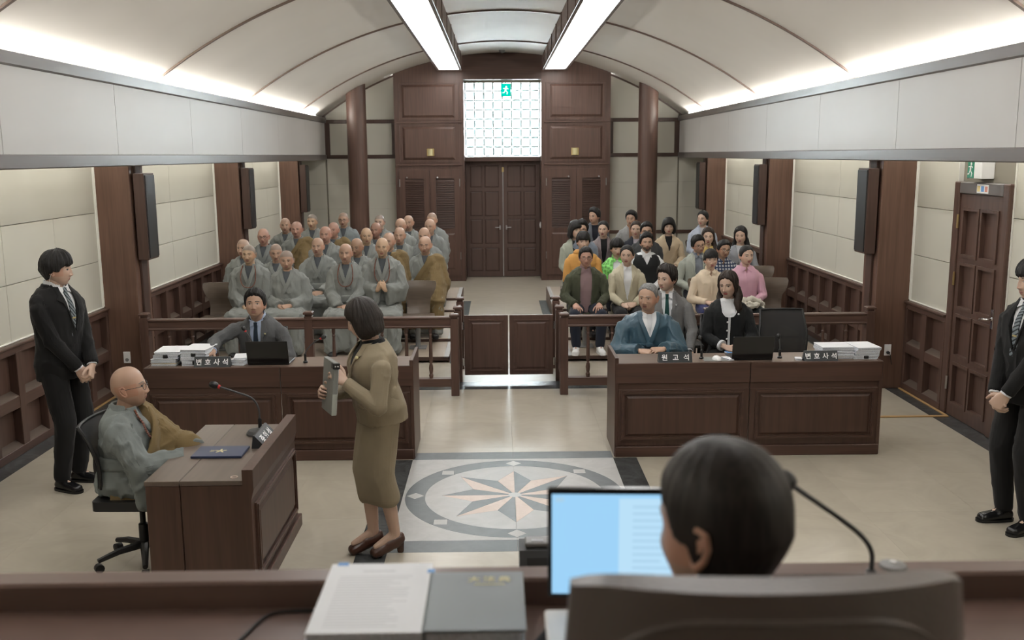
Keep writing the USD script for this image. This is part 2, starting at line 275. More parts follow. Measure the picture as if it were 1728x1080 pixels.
for s in (-1, 1):
    half = sbox(min(0, s*2), 5, max(0, s*2), 9)
    stone('ring_stone', ring_o.difference(ring_i).difference(cut).intersection(half), 'inlay_slate', 0.0006)
    stone('star_field', ring_i.difference(cut).intersection(half), 'inlay_light', 0.0006)
    stone('corner_field', panel.difference(ring_o).intersection(half), 'inlay_light', 0.0006)
taken = unary_union(taken)
for i in range(10):
    for j in range(27):
        q = sbox(-4.15+0.83*i, Y0+0.83*j-0.16, -4.15+0.83*(i+1), Y0+0.83*(j+1)-0.16).intersection(sbox(-4.11, Y0, 4.11, 20.4)).difference(taken)
        if not q.is_empty: stone('floor_tile', q, 'floor_beige', 0.0003)

# side walls: backing, cream panels, wainscot with deep coffers, wood pilasters, fascia beam with coves
DOOR = (8.28, 9.25)
def wall_side(s, nm):
    w = thing('wall_'+nm, kind='structure')
    X = lambda a, b: (min(s*a, s*b), max(s*a, s*b))
    obj('backing', bx(*X(4.37, 4.6), Y0-0.2, 20.2, -0.02, 3.1), 'wall_gap', w)
    secs = [(Y0, 5.9), (6.3, 10.2), (10.6, 14.5), (14.9, 18.8), (19.2, YB)]
    if s > 0: secs = [(Y0, 5.9), (6.3, DOOR[0]-0.02), (DOOR[1]+0.02, 10.2), (10.6, 14.5), (14.9, 18.8), (19.2, YB)]
    for a, b in secs:
        n = max(1, round((b-a)/0.98)); ys = [b-(b-a)*k/n for k in range(n+1)][::-1]
        rows = [0.97, 1.47, 1.98, 3.05]
        for k in range(n):
            for q in range(3):
                if q == 2 and k % 2 and n > 1: continue
                y1 = ys[min(k+2, n)] if (q == 2 and n > 1) else ys[k+1]
                obj('wall_panel', bx(*X(4.335, 4.372), ys[k]+0.003, y1-0.003, rows[q]+0.003, rows[q+1]-0.003, 0.002), 'wall_panel', w)
        for y in (a, b-0.012): obj('panel_edge', bx(*X(4.322, 4.37), y, y+0.012, 0.97, 2.9, 0.002), 'white_edge', w)
        # wainscot
        obj('wainscot_back', bx(*X(4.355, 4.37), a, b, 0, 0.93), 'wood_v', w)
        obj('wainscot_base', bx(*X(4.28, 4.36), a, b, 0, 0.075), 'wood_y', w); obj('wainscot_rail', bx(*X(4.285, 4.36), a, b, 0.41, 0.515), 'wood_y', w)
        obj('wainscot_rail', bx(*X(4.285, 4.36), a, b, 0.885, 0.945), 'wood_y', w); obj('wainscot_cap', bx(*X(4.262, 4.34), a-0.0, b, 0.945, 0.972, 0.008), 'wood_y', w)
        obj('panel_edge', bx(*X(4.318, 4.34), a, b, 0.972, 0.984, 0.003), 'white_edge', w)
        m = max(1, round((b-a)/0.5)); st = (b-a)/m
        for k in range(m+1):
            y = a+st*k; obj('wainscot_stile', bx(*X(4.28, 4.36), max(a, y-0.055), min(b, y+0.055), 0.075, 0.9), 'wood_v', w)
        for k in range(m):
            for z in (0.075, 0.515):
                obj('coffer_sill', trimesh.convex.convex_hull(np.array([[s*4.288, a+st*k+0.055, z], [s*4.288, a+st*(k+1)-0.055, z], [s*4.36, a+st*k+0.055, z], [s*4.36, a+st*(k+1)-0.055, z], [s*4.36, a+st*k+0.055, z+0.045], [s*4.36, a+st*(k+1)-0.055, z+0.045]])), 'desk_top_y', w, smooth=False)
    for y in (5.9, 10.2, 14.5, 18.8):
        obj('pilaster', bx(*X(3.955, 4.37), y, y+0.4, 0, 2.9, 0.006), 'pilaster_wood', w)
        obj('pilaster_strip', bx(*X(3.93, 3.957), y+0.12, y+0.28, 0, 2.88, 0.004), 'wood_dark_v', w)
        for yy in (y-0.004, y+0.398): obj('panel_edge', bx(*X(4.31, 4.36), yy-0.004, yy+0.012, 0.985, 2.88, 0.001), 'white_edge', w)
    # fascia beam
    seams = [Y0, 2.5, 4.7, 6.95, 9.05, 11.25, 13.45, 15.68, 17.9, YB]
    for a, b in zip(seams[:-1], seams[1:]):
        obj('fascia_panel', bx(*X(3.6, 3.66), a+0.003, b-0.003, 2.575, 3.215, 0.002), 'fascia_panel', w)
    obj('fascia_core', bx(*X(3.625, 3.70), Y0, YB, 2.5, 3.24), 'wall_gap', w)
    obj('fascia_band', bx(*X(3.575, 3.72), Y0, YB, 2.47, 2.578, 0.008), 'fascia_trim', w)
    obj('fascia_trim', trimesh.convex.convex_hull(np.array([[s*xx, yy, zz] for yy in (Y0, YB) for xx, zz in ((3.6, 3.205), (3.565, 3.215), (3.56, 3.30), (3.585, 3.318), (3.70, 3.30), (3.70, 3.205))])), 'fascia_trim', w)
    obj('cove_floor', bx(*X(3.68, 4.36), Y0, YB, 2.9, 2.95), 'white_edge', w)
    obj('cove_lamp', bx(*X(3.605, 3.655), Y0+0.2, 19.0, 3.312, 3.334), 'cove_glow', w)
    obj('cove_lamp_tray', bx(*X(3.655, 3.68), Y0+0.2, 19.0, 3.30, 3.325), 'white_edge', w)
    for a, b in ((Y0, 5.9), (6.3, 10.2), (10.6, 14.5), (14.9, 18.8)):
        obj('wash_lamp', bx(*X(4.02, 4.08), a+0.05, b-0.05, 2.80, 2.84), 'wash_glow', w)
        obj('wash_lamp_tray', bx(*X(4.0, 4.10), a+0.05, b-0.05, 2.843, 2.9), 'white_edge', w)
    return w
wall_side(-1, 'left'); wr = wall_side(1, 'right')

# vaulted ceiling in bays between brown ribs
ceil_ = thing('ceiling', kind='structure')
def vault_piece(x0, x1, y0, y1, dz0, dz1, n=20):
    xs = np.linspace(x0, x1, n); lo = [(x, vault(x)+dz0) for x in xs]; hi = [(x, vault(x)+dz1) for x in xs[::-1]]
    return ex_y(Polygon(lo+hi), y0, y1)
ribs = [Y0, 2.96, 6.63, 10.30, 13.97, 17.64, YB]
for a, b in zip(ribs[:-1], ribs[1:]):
    for x0, x1 in ((-3.69, -1.27), (-1.26, 1.26), (1.27, 3.69)):
        obj('ceiling_panel', vault_piece(x0, x1, a+0.012, b-0.012, 0, 0.04, 28), 'ceiling_panel', ceil_, smooth=20)
for y in ribs[1:-1]:
    for x0, x1 in ((-3.66, -1.27), (-0.8, 0.8), (1.27, 3.66)):
        obj('ceiling_rib', vault_piece(x0, x1, y-0.018, y+0.018, -0.022, 0.03, 28), 'ceiling_rib', ceil_, smooth=20)
obj('roof_slab', vault_piece(-4.3, 4.3, Y0-0.1, 21.2, 0.05, 0.2, 16), 'wall_gap', ceil_, smooth=20)
for s in (-1, 1):
    t = thing('ceiling_light', 'long white glowing trough light under the vault, the %s one of the pair' % ('left' if s < 0 else 'right'), 'ceiling light', kind='structure')
    X = lambda a, b: (min(s*a, s*b), max(s*a, s*b))
    obj('diffuser', bx(*X(0.835, 1.235), 2.6, 19.38, 4.205, 4.225), 'lamp_glow', t)
    for a, b, z1 in ((0.795, 0.832, 4.498), (1.238, 1.275, 4.41)):
        obj('light_frame', bx(*X(a, b), 2.5, 19.42, 4.195, z1), 'wood_y' if a < 1 else 'fascia_trim', t)
    obj('light_frame', bx(*X(0.79, 0.84), 2.5, 19.425, 4.188, 4.21), 'fascia_trim', t); obj('light_frame', bx(*X(1.232, 1.28), 2.5, 19.425, 4.188, 4.21), 'fascia_trim', t)
    obj('light_end', bx(*X(0.795, 1.275), 19.38, 19.42, 4.19, 4.40), 'fascia_trim', t); obj('light_end', bx(*X(0.795, 1.275), 2.5, 2.54, 4.19, 4.40), 'fascia_trim', t)
    for y in np.arange(2.8, 19.3, 1.22): obj('light_fin', bx(*X(0.783, 0.797), y, y+0.03, 4.2, 4.49, 0.002), 'ceiling_rib', t)

# rear of the room, behind the camera
rear = thing('wall_rear', kind='structure')
obj('backing', ex_y(arc_poly(-4.5, 4.5, 0, dz=0.05), Y0-0.2, Y0-0.02), 'wall_panel', rear)
for k in range(6): obj('wood_panel', bx(-2.4+0.8*k+0.004, -1.6+0.8*k-0.004, Y0-0.02, Y0+0.02, 0, 3.3), 'wood_v', rear)

# far wall: cream panels with brown bands, arched trim
wb = thing('wall_back', kind='structure')
full = arc_poly(-4.4, 4.4, 0, 40, 0.03)
obj('backing', ex_y(full.difference(sbox(-2.1, -1, 2.1, 3.99)), YB+0.03, YB+0.2), 'wall_gap', wb)
for s in (-1, 1):
    cols = [(2.17, 2.87), (2.873, 3.575), (3.61, 4.33)]
    rows = [(0, 0.45), (0.453, 0.93), (1.0, 1.47), (1.473, 1.98), (1.983, 2.495), (2.572, 3.195), (3.272, 4.3)]
    for a, b in cols:
        for z0, z1 in rows:
            q = sbox(min(s*a, s*b), z0, max(s*a, s*b), z1).intersection(arc_poly(-4.4, 4.4, 0, 40, 0.0))
            if not q.is_empty: obj('wall_panel', ex_y(q, YB, YB+0.035), 'wall_panel', wb, smooth=False)
    X = lambda a, b: (min(s*a, s*b), max(s*a, s*b))
    for z0, z1 in ((2.498, 2.57), (3.198, 3.27)): obj('wall_band', bx(*X(2.16, 3.6), YB-0.02, YB+0.02, z0, z1), 'wood_dark_x', wb)
    for a, b in ((2.16, 2.25), (3.50, 3.60)): obj('wall_band', bx(*X(a, b), YB-0.02, YB+0.02, 2.57, 3.198), 'wood_dark_v', wb)
    obj('chair_rail', bx(*X(2.17, 4.3), YB-0.03, YB+0.02, 0.93, 1.0), 'wood_x', wb)
    obj('arch_trim', vault_piece(*X(2.16, 4.1), YB-0.03, YB+0.01, -0.035, 0.01), 'ceiling_rib', wb)
    c = obj('round_column', lathe([(0.235, 0), (0.235, 0.12), (0.192, 0.14), (0.192, 3.3)], 40, (s*2.86, 19.25)), 'wood_v'); tag(c, 'round dark wood column beside the door surround, %s one' % ('left' if s < 0 else 'right'), 'column', kind='structure')
    m = UsdGeom.Mesh(c); P = np.array(m.GetPointsAttr().Get())
    top = P[:, 2] > 3.2; P[top, 2] = [vault(x)-0.004 for x in P[top, 0]]
    m.GetPointsAttr().Set(Vt.Vec3fArray.FromNumpy(P.astype(np.float32)))

# door surround (portal): body with opening, raised panels, louvred cabinets
por = thing('door_surround', kind='structure')
body = arc_poly(-2.165, 2.165, 0, 30, -0.004)
obj('surround_face', ex_y(body.difference(sbox(-0.775, -1, 0.775, 4.03)), YP, YP+0.05), 'wood_v', por)
for s in (-1, 1):
    X = lambda a, b: (min(s*a, s*b), max(s*a, s*b))
    obj('surround_side', bx(*X(2.11, 2.165), YP+0.05, YB, 0, 4.0), 'wood_v', por); obj('reveal', bx(*X(0.775, 0.83), YP+0.05, 20.42, 0, 4.03), 'wood_v', por)
    obj('face_edge', bx(*X(0.775, 0.80), YP-0.015, YP+0.02, 0, 4.03), 'wood_v', por)
    for z0, z1 in ((3.235, 4.0), (2.40, 3.165)):
        xa, xb = X(0.865, 2.09)
        if z1 > 3.9: z1 = 3.985
        obj('panel_moulding', frame(xa, xb, z0, z1, 0.035, YP, YP-0.012), 'wood_v', por, smooth=False)
        obj('raised_panel', raised(xa+0.085, xb-0.085, z0+0.06, z1-0.05, YP+0.001, -0.035, 0.045), 'wood_v', por, smooth=False)
    obj('ledge', bx(*X(0.83, 2.15), YP-0.03, YP+0.01, 3.185, 3.21), 'wood_x', por); obj('ledge', bx(*X(0.83, 2.15), YP-0.03, YP+0.01, 2.345, 2.375), 'wood_x', por)
    for k, (a, b) in enumerate(((0.87, 1.475), (1.485, 2.09))):
        d = obj('cabinet_door', ex_y(sbox(X(a, b)[0], 0.12, X(a, b)[1], 2.27).difference(sbox(X(a, b)[0]+0.115, 1.08, X(a, b)[1]-0.115, 2.09)), YP-0.03, YP), 'wood_v', por, smooth=False)
        xa, xb = X(a, b)
        obj('louvre_back', bx(xa+0.11, xb-0.11, YP-0.004, YP+0.002, 1.08, 2.09), 'wood_dark_x', d)
        obj('louvre', cat([xf(bx(xa+0.116, xb-0.116, -0.004, 0.004, -0.02, 0.02, 0.001), rot('x', -38), (0, YP-0.016, 1.105+0.036*q)) for q in range(27)]), 'wood_dark_x', d, smooth=False, kind='stuff')
        obj('raised_panel', raised(xa+0.115, xb-0.115, 0.25, 0.98, YP-0.03, -0.014, 0.03), 'wood_v', d, smooth=False)
        hx = xb-0.004 if (k == 1) == (s > 0) else xa+0.004
        for z in (0.45, 1.93): obj('hinge', lathe([(0.009, z), (0.009, z+0.15)], 8, (hx, YP-0.035)), 'steel', d)
        obj('knob', xf(trimesh.creation.icosphere(2, 0.018), t=((xa+xb)/2+0.15*s, YP-0.045, 2.11)), 'white' if k == 0 and s < 0 else 'steel', d)
obj('header', bx(-0.775, 0.775, 20.08, 20.4, 4.03, 4.5), 'wood_dark_x', por); obj('soffit', bx(-0.775, 0.775, YP+0.05, 20.1, 4.03, 4.06), 'wood_dark_x', por)
obj('header_face', ex_y(arc_poly(-0.775, 0.775, 4.035, 12, -0.005), YP-0.012, YP-0.002), 'wood_dark_x', por)

# glass block window over the door
win = thing('window_1', kind='structure')
NB, x0, z0, bw, bh = 8, -0.762, 2.525, 1.524/8, 1.5/8
for i in range(NB):
    for j in range(8):
        g = bx(x0+bw*i+0.008, x0+bw*(i+1)-0.008, 20.13, 20.19, z0+bh*j+0.008, z0+bh*(j+1)-0.008, 0.014)
        obj('glass_block', g, 'glass_block', win)
        obj('block_ripple', xf(lathe([(0.004, -0.006), (0.05, -0.002), (0.062, 0.002), (0.03, 0.005)], 10), rot('x', 90), (x0+bw*(i+0.5), 20.125, z0+bh*(j+0.5))), 'glass_block', win)
for i in range(NB+1): obj('window_bar', bx(x0+bw*i-0.008, x0+bw*i+0.008, 20.12, 20.2, 2.52, 4.03, 0.001), 'block_joint', win)
for j in range(9): obj('window_bar', bx(-0.77, 0.77, 20.12, 20.2, z0+bh*j-0.008, z0+bh*j+0.008, 0.001), 'block_joint', win)
obj('window_sill', bx(-0.775, 0.775, 20.06, 20.4, 2.42, 2.515), 'wood_dark_x', win)

# double entrance door
def door_leaf(s):
    d = thing('door_1' if s < 0 else 'door_2', kind='structure')
    X = lambda a, b: (min(s*a, s*b), max(s*a, s*b))
    holes = []
    cols, rows = [(0.085, 0.385), (0.43, 0.69)], [(0.12, 0.62), (0.70, 1.22), (1.28, 1.80), (1.88, 2.34)]
    for a, b in cols:
        for z0, z1 in rows: holes.append(sbox(X(a, b)[0], z0, X(a, b)[1], z1))
    obj('leaf', ex_y(sbox(X(0.006, 0.77)[0], 0.01, X(0.006, 0.77)[1], 2.42).difference(unary_union(holes)), 20.28, 20.33), 'door_wood', d, smooth=False)
    for q in holes:
        xa, za, xb, zb = q.bounds
        obj('door_panel', raised(xa-0.002, xb+0.002, za-0.002, zb+0.002, 20.30, -0.012, 0.03), 'door_wood', d, smooth=False)
    obj('handle', cat(bx(*X(0.05, 0.085), 20.262, 20.282, 1.0, 1.09), tube([(s*0.067, 20.27, 1.05), (s*0.067, 20.23, 1.05), (s*0.17, 20.228, 1.05)], 0.009)), 'steel', d)
door_leaf(-1); door_leaf(1)
ds = thing('trim_1', kind='structure')
obj('meeting_strip', bx(-0.011, 0.011, 20.268, 20.285, 0.02, 2.3, 0.002), 'steel', ds); obj('door_bolt', bx(-0.022, 0.022, 20.255, 20.28, 2.2, 2.30), 'brass', ds)
obj('door_shadow_board', bx(-0.8, 0.8, 20.40, 20.46, 0, 2.5), 'wood_dark_v', ds)

# side door in the right wall
d3 = thing('door_3', kind='structure')
fx0, fx1 = 4.285, 4.37
for a, b in ((DOOR[0]-0.02, DOOR[0]+0.085), (DOOR[1]-0.085, DOOR[1]+0.02)): obj('door_frame', bx(fx0, fx1, a, b, 0, 2.27, 0.008), 'wood_v', d3)
obj('door_frame', bx(fx0, fx1, DOOR[0]+0.085, DOOR[1]-0.085, 2.16, 2.27, 0.008), 'fascia_trim', d3)
la, lb = DOOR[0]+0.09, DOOR[1]-0.09; mid = (la+lb)/2
cells = [(y0, y1, z0, z1) for y0, y1 in ((la+0.07, mid-0.025), (mid+0.025, lb-0.07)) for z0, z1 in ((0.13, 0.53), (0.6, 1.0), (1.07, 1.5), (1.57, 2.02))]
leaf = sbox(la, 0.005, lb, 2.155).difference(unary_union([sbox(a, c, b, e) for a, b, c, e in cells]))
m = extrude(leaf, 0.04); v = np.array(m.vertices)
obj('leaf', trimesh.Trimesh(np.c_[4.305+v[:, 2], v[:, 0], v[:, 1]][:, :], m.faces[:, ::-1], process=False), 'wood_v', d3, smooth=False)
for a, b, c, e in cells:
    obj('door_panel', bx(4.335, 4.365, a-0.003, b+0.003, c-0.003, e+0.003), 'wood_v', d3)
    q, q2 = sbox(a-0.012, c-0.012, b+0.012, e+0.012), sbox(a+0.018, c+0.018, b-0.018, e-0.018)
    m = extrude(q.difference(q2), 0.05); v = np.array(m.vertices)
    obj('panel_moulding', trimesh.Trimesh(np.c_[4.292+v[:, 2], v[:, 0], v[:, 1]], m.faces[:, ::-1], process=False), 'wood_v', d3, smooth=False)
for z in (0.25, 1.28, 1.83): obj('hinge', lathe([(0.011, z), (0.011, z+0.13)], 8, (4.288, lb+0.006)), 'brass' if z > 1 else 'steel', d3)
obj('door_handle', cat(bx(4.292, 4.306, la+0.02, la+0.06, 0.98, 1.16, 0.006), tube(bez([(4.30, la+0.04, 1.07), (4.25, la+0.04, 1.07), (4.238, la+0.09, 1.065), (4.24, la+0.15, 1.055)], 6), 0.011)), 'chrome', d3)
t = thing('door_sticker', 'small yellow and red notice stuck on the side door frame', 'sticker')
obj('sticker_sheet', bx(4.282, 4.2855, 8.62, 8.83, 2.175, 2.255, 0.001), 'white', t)
for k, (a, b, mm) in enumerate(((8.77, 8.82, 'sticker_yellow'), (8.70, 8.75, 'tab_blue'), (8.635, 8.68, 'sticker_red'))): obj('sticker_print', bx(4.2808, 4.2822, a, b, 2.19, 2.24, 0.0003), mm, t)

# ================================================================ furniture and fittings
# stepped seating platform, one on each side of the aisle
EDGE = [11.75, 12.72, 13.68, 14.65, 15.60, 16.85]; TZ = [0.08, 0.125, 0.165, 0.205, 0.25]
for s in (-1, 1):
    t = thing('seating_platform', 'stepped low platform under the %s' % ('monks, left of the aisle' if s < 0 else 'seated public, right of the aisle'), 'platform', kind='structure')
    X = lambda a, b: (min(s*a, s*b), max(s*a, s*b))
    for k in range(5):
        y1 = EDGE[k+1]
        obj('tread', bx(*X(0.745, 4.0), EDGE[k]+0.002, y1-0.002, TZ[k]-0.03, TZ[k], 0.003), 'tread', t)
        obj('riser', bx(*X(0.73, 4.0), EDGE[k], EDGE[k]+0.03, (TZ[k-1] if k else 0.025), TZ[k]-0.006), 'wood_dark_x', t)
        obj('tread_border', bx(*X(0.735, 0.80), EDGE[k], y1, TZ[k]-0.02, TZ[k]+0.002), 'inlay_light', t)
        obj('tread_border', bx(*X(3.985, 4.01), EDGE[k], y1, 0.0, TZ[k]+0.002), 'inlay_green', t)
        obj('side_board', bx(*X(0.73, 0.745), EDGE[k], y1, 0, TZ[k]), 'wood_y', t)
    obj('back_board', bx(*X(0.73, 4.0), 16.83, 16.85, 0, 0.25), 'wood_x', t)

# railings, gate posts and swing gates
BAL = [(0.019, 0.19), (0.024, 0.22), (0.024, 0.225), (0.016, 0.24), (0.021, 0.27), (0.024, 0.30), (0.019, 0.335), (0.013, 0.35), (0.018, 0.365), (0.021, 0.40), (0.016, 0.60), (0.014, 0.65), (0.02, 0.665), (0.014, 0.68), (0.02, 0.70), (0.02, 0.745)]
def post(x, y, h, par, w=0.043):
    p = obj('post', bx(x-w, x+w, y-w, y+w, 0, h-0.05), 'wood_v', par)
    obj('post_cap', cat(bx(x-w*.82, x+w*.82, y-w*.82, y+w*.82, h-0.05, h-0.025), trimesh.convex.convex_hull(np.array([[x+a*w*(1.18 if z < h-0.005 else .9), y+b*w*(1.18 if z < h-0.005 else .9), z] for a in (-1, 1) for b in (-1, 1) for z in (h-0.028, h-0.01, h)]))), 'wood_v', p, smooth=False)
for s in (-1, 1):
    t = thing('railing', 'dark wooden railing with turned balusters in front of the %s' % ('monks' if s < 0 else 'seated public'), 'railing')
    X = lambda a, b: (min(s*a, s*b), max(s*a, s*b))
    for x in (0.585, 2.13, 3.86): post(s*x, 10.1, 0.89 if x < 1 else 0.93, t)
    obj('top_rail', cat(bx(*X(0.62, 3.82), 10.055, 10.145, 0.835, 0.862, 0.008), bx(*X(0.62, 3.82), 10.065, 10.135, 0.76, 0.836), bx(*X(0.62, 3.82), 10.058, 10.142, 0.742, 0.766, 0.008)), 'wood_x', t)
    obj('bottom_rail', bx(*X(0.62, 3.82), 10.06, 10.14, 0.10, 0.19), 'wood_x', t)
    for a, b in ((0.585, 2.13), (2.13, 3.86)):
        n = 5 if a < 1 else 6
        for k in range(1, n+1): obj('baluster', lathe(BAL, 12, (s*(a+(b-a)*k/(n+1)), 10.1)), 'wood_v', t)
    for y in (10.74, 11.40): post(s*0.575, y, 0.87 if y < 11 else 0.875, t)
    for y0, y1 in ((10.15, 10.69), (10.79, 11.35)):
        obj('side_board', bx(*X(0.56, 0.59), y0, y1, 0.15, 0.80), 'wood_v', t)
    g = thing('gate_leaf', 'dark wooden swing gate leaf in the aisle, %s leaf of the pair' % ('left' if s < 0 else 'right'), 'gate', group=None)
    obj('board', bx(*X(0.008, 0.505), 10.725, 10.755, 0.075, 0.765), 'wood_v', g)
    obj('panel_moulding', frame(*X(0.055, 0.455), 0.115, 0.715, 0.02, 10.725, 10.718), 'wood_x', g, smooth=False)
    obj('panel_field', raised(*X(0.085, 0.425), 0.145, 0.685, 10.726, -0.008, 0.02), 'wood_v', g, smooth=False)
    for z in (0.18, 0.60): obj('hinge', lathe([(0.009, z), (0.009, z+0.09)], 8, (s*0.515, 10.738)), 'chrome', g)
    obj('hinge_plate', cat(bx(*X(0.512, 0.535), 10.73, 10.748, 0.18, 0.27), bx(*X(0.512, 0.535), 10.73, 10.748, 0.60, 0.69)), 'chrome', g)

# moulded plywood seats
def seat_back_mesh():
    U, Vn = 13, 15; v = []
    for side in (0, 1):
        for j in range(Vn):
            z = j/(Vn-1); wz = np.interp(z, [0, .3, .5, .62, .8, .95, 1], [.15, .15, .165, .20, .232, .24, .225])
            for i in range(U):
                u = i/(U-1)*2-1; x = u*wz
                y = 0.045*(1-u*u)*(0.4+0.6*z)+0.05*z+0.018*math.sin(z*6)
                v.append([x, y-(0.014 if side else 0), 0.42+0.43*z])
    f = []; N = U*Vn
    for j in range(Vn-1):
        for i in range(U-1):
            a, b, c, d = j*U+i, j*U+i+1, (j+1)*U+i+1, (j+1)*U+i
            f += [[a, c, b], [a, d, c], [N+a, N+b, N+c], [N+a, N+c, N+d]]
    ring = [i for i in range(U)]+[j*U+U-1 for j in range(1, Vn)]+[(Vn-1)*U+i for i in range(U-2, -1, -1)]+[j*U for j in range(Vn-2, 0, -1)]
    for a, b in zip(ring, ring[1:]+ring[:1]): f += [[a, b, N+b], [a, N+b, N+a]]
    return trimesh.Trimesh(np.array(v), np.array(f), process=False)
def make_seat(label, loc, group=None):
    t = thing('auditorium_seat', label, 'seat', loc, 180, group)
    m = seat_back_mesh(); obj('backrest', xf(m, rot('z', 180), (0, -0.17, 0)), 'seat_ply', t, smooth=50)
    pan = manifold3d.CrossSection([[(-.19, -.17), (.19, -.17), (.215, .2), (.17, .25), (-.17, .25), (-.215, .2)]]).offset(0.02, manifold3d.JoinType.Round, 2.0, 16)
    obj('seat', xf(manifold3d.Manifold.extrude(pan, 0.03), t=(0, 0, 0.395)), 'seat_ply', t)
    obj('pedestal', lathe([(0.04, 0.012), (0.032, 0.05), (0.032, 0.37), (0.06, 0.395)], 14), 'mid_grey', t)
    obj('foot_plate', bx(-0.11, 0.11, -0.11, 0.11, 0, 0.014), 'mid_grey', t)
    return t.GetPrim() if hasattr(t, 'GetPrim') else t
ROWY = [12.32, 13.28, 14.24, 15.2, 16.12]
def px_x(u, y, z):
    """x of the world point seen at picture column u, at depth y and height z."""
    lo, hi = -6.0, 6.0
    for _ in range(40):
        m = (lo+hi)/2; d = np.array([m, y, z])-CAM
        if 864+F_PX*(d@cr)/(d@fw) < u: lo = m
        else: hi = m
    return (lo+hi)/2
def px_z(v, x, y):
    lo, hi = -1.0, 5.0
    for _ in range(40):
        m = (lo+hi)/2; d = np.array([x, y, m])-CAM
        if 540-F_PX*(d@ur)/(d@fw) < v: hi = m
        else: lo = m
    return (lo+hi)/2
seat0 = make_seat('empty moulded plywood seat in the front row, left end beside the left wall', (px_x(368, 12.35, 0.7), 12.32, TZ[0]))
dup(seat0, (px_x(706, 12.5, 0.7), 12.32, TZ[0]), 180, 'empty moulded plywood seat in the front row of monks, nearest the aisle')
dup(seat0, (px_x(1305, 12.35, 0.7), 12.32, TZ[0]), 180, 'empty moulded plywood seat at the right end of the front row, by the right wall')
dup(seat0, (px_x(1283, 13.3, 0.7), 13.28, TZ[1]), 180, 'empty moulded plywood seat behind the woman in the pink shirt, second row')
dup(seat0, (px_x(1137, 13.3, 0.7), 13.28, TZ[1]), 180, 'empty moulded plywood seat beside the man in the pale grey-green jacket')

# lawyers' tables
def table(s, label):
    t = thing('lawyer_table', label, 'table')
    a, b = (0.872, 3.125) if s > 0 else (-3.075, -0.842)
    mid = (a+b)/2+0.01; y = 7.9
    obj('tabletop', bx(a-0.005, b+0.005, y+0.02, 8.30, 0.785, 0.812, 0.003), 'desk_top_x', t)
    for x0, x1 in ((a, mid-0.003), (mid+0.003, b)):
        obj('upper_board', bx(x0, x1, y-0.012, y+0.02, 0.64, 0.815), 'desk_x', t)
        obj('apron_board', bx(x0, x1, y+0.004, y+0.03, 0.58, 0.642), 'desk_x', t); obj('front_board', bx(x0, x1, y, y+0.028, 0.09, 0.585), 'desk_v', t)
        obj('panel_moulding', frame(x0+0.045, x1-0.045, 0.14, 0.575, 0.03, y, y-0.012), 'desk_x', t, smooth=False)
        obj('raised_panel', raised(x0+0.085, x1-0.085, 0.18, 0.535, y+0.001, -0.016, 0.022), 'desk_v', t, smooth=False)
        obj('plinth', bx(x0, x1, y-0.022, y+0.03, 0, 0.09), 'desk_x', t)
    for x in (a-0.008, b-0.022): obj('side_board', bx(x, x+0.03, y-0.01, 8.47, 0, 0.862 if (x < a) == (s > 0) else 0.815), 'desk_v', t)
    return t
table(-1, 'long panelled brown table with paper stacks, in front of the monks'); table(1, 'long panelled brown table in front of the old man in blue')

def plate(text, x, y, z, rz, label, w=0.30, h=0.085, ridge=0.0):
    t = thing('name_plate', label, 'name plate', (x, y, z), rz)
    d = 0.075 if not ridge else 0.095
    m = trimesh.convex.convex_hull(np.array([[sx*w/2, yy, zz] for sx in (-1, 1) for yy, zz in ((-d/2, 0), (d/2, 0), (ridge+0.006, h), (ridge-0.004, h))]))
    obj('holder', m, 'plate_black', t, smooth=False)
    n = np.array([0, -h, ridge-0.004+d/2]); yc = (-d/2+ridge-0.004)/2; n /= np.linalg.norm(n); up = np.cross(n, [1.0, 0, 0]); up = up if up[2] > 0 else -up
    R = np.column_stack([[1.0, 0, 0], up, n])
    obj('lettering', xf(letters(text, math.hypot(h, ridge+d/2)*0.62, 0.0012, 1.28 if len(text) == 4 else 1.2), R, np.array([0, yc, h*0.5])+n*0.0004), 'white', t, smooth=False)
    return t
plate('변호사석', -2.518, 7.945, 0.813, 0, 'black name plate lettered 변호사석 on the left table')
plate('원 고 석', 1.375, 7.945, 0.813, 0, 'black name plate lettered 원고석 before the old man in blue', 0.285)
plate('변호사석', 2.61, 7.945, 0.813, 0, 'black name plate lettered 변호사석 beside the right paper stacks', 0.285)

def laptop(x, y, z, rz, label):
    t = thing('laptop', label, 'laptop', (x, y, z), rz)
    obj('base', bx(-0.175, 0.175, 0.02, 0.26, 0, 0.016, 0.006), 'black_plastic', t)
    R = rot('x', 14); obj('lid', xf(bx(-0.175, 0.175, -0.006, 0.004, 0, 0.205, 0.004), R, (0, 0.02, 0.014)), 'black_gloss', t)
    obj('screen', xf(bx(-0.165, 0.165, 0.004, 0.006, 0.012, 0.195, 0.001), R, (0, 0.02, 0.014)), 'dark_grey', t)
    obj('keyboard', bx(-0.15, 0.15, 0.05, 0.15, 0.016, 0.019), 'dark_grey', t)
laptop(-2.06, 7.96, 0.813, 0, 'black laptop on the left table before the lawyer in grey'); laptop(2.04, 7.96, 0.813, 0, 'black laptop on the right table before the woman in black')

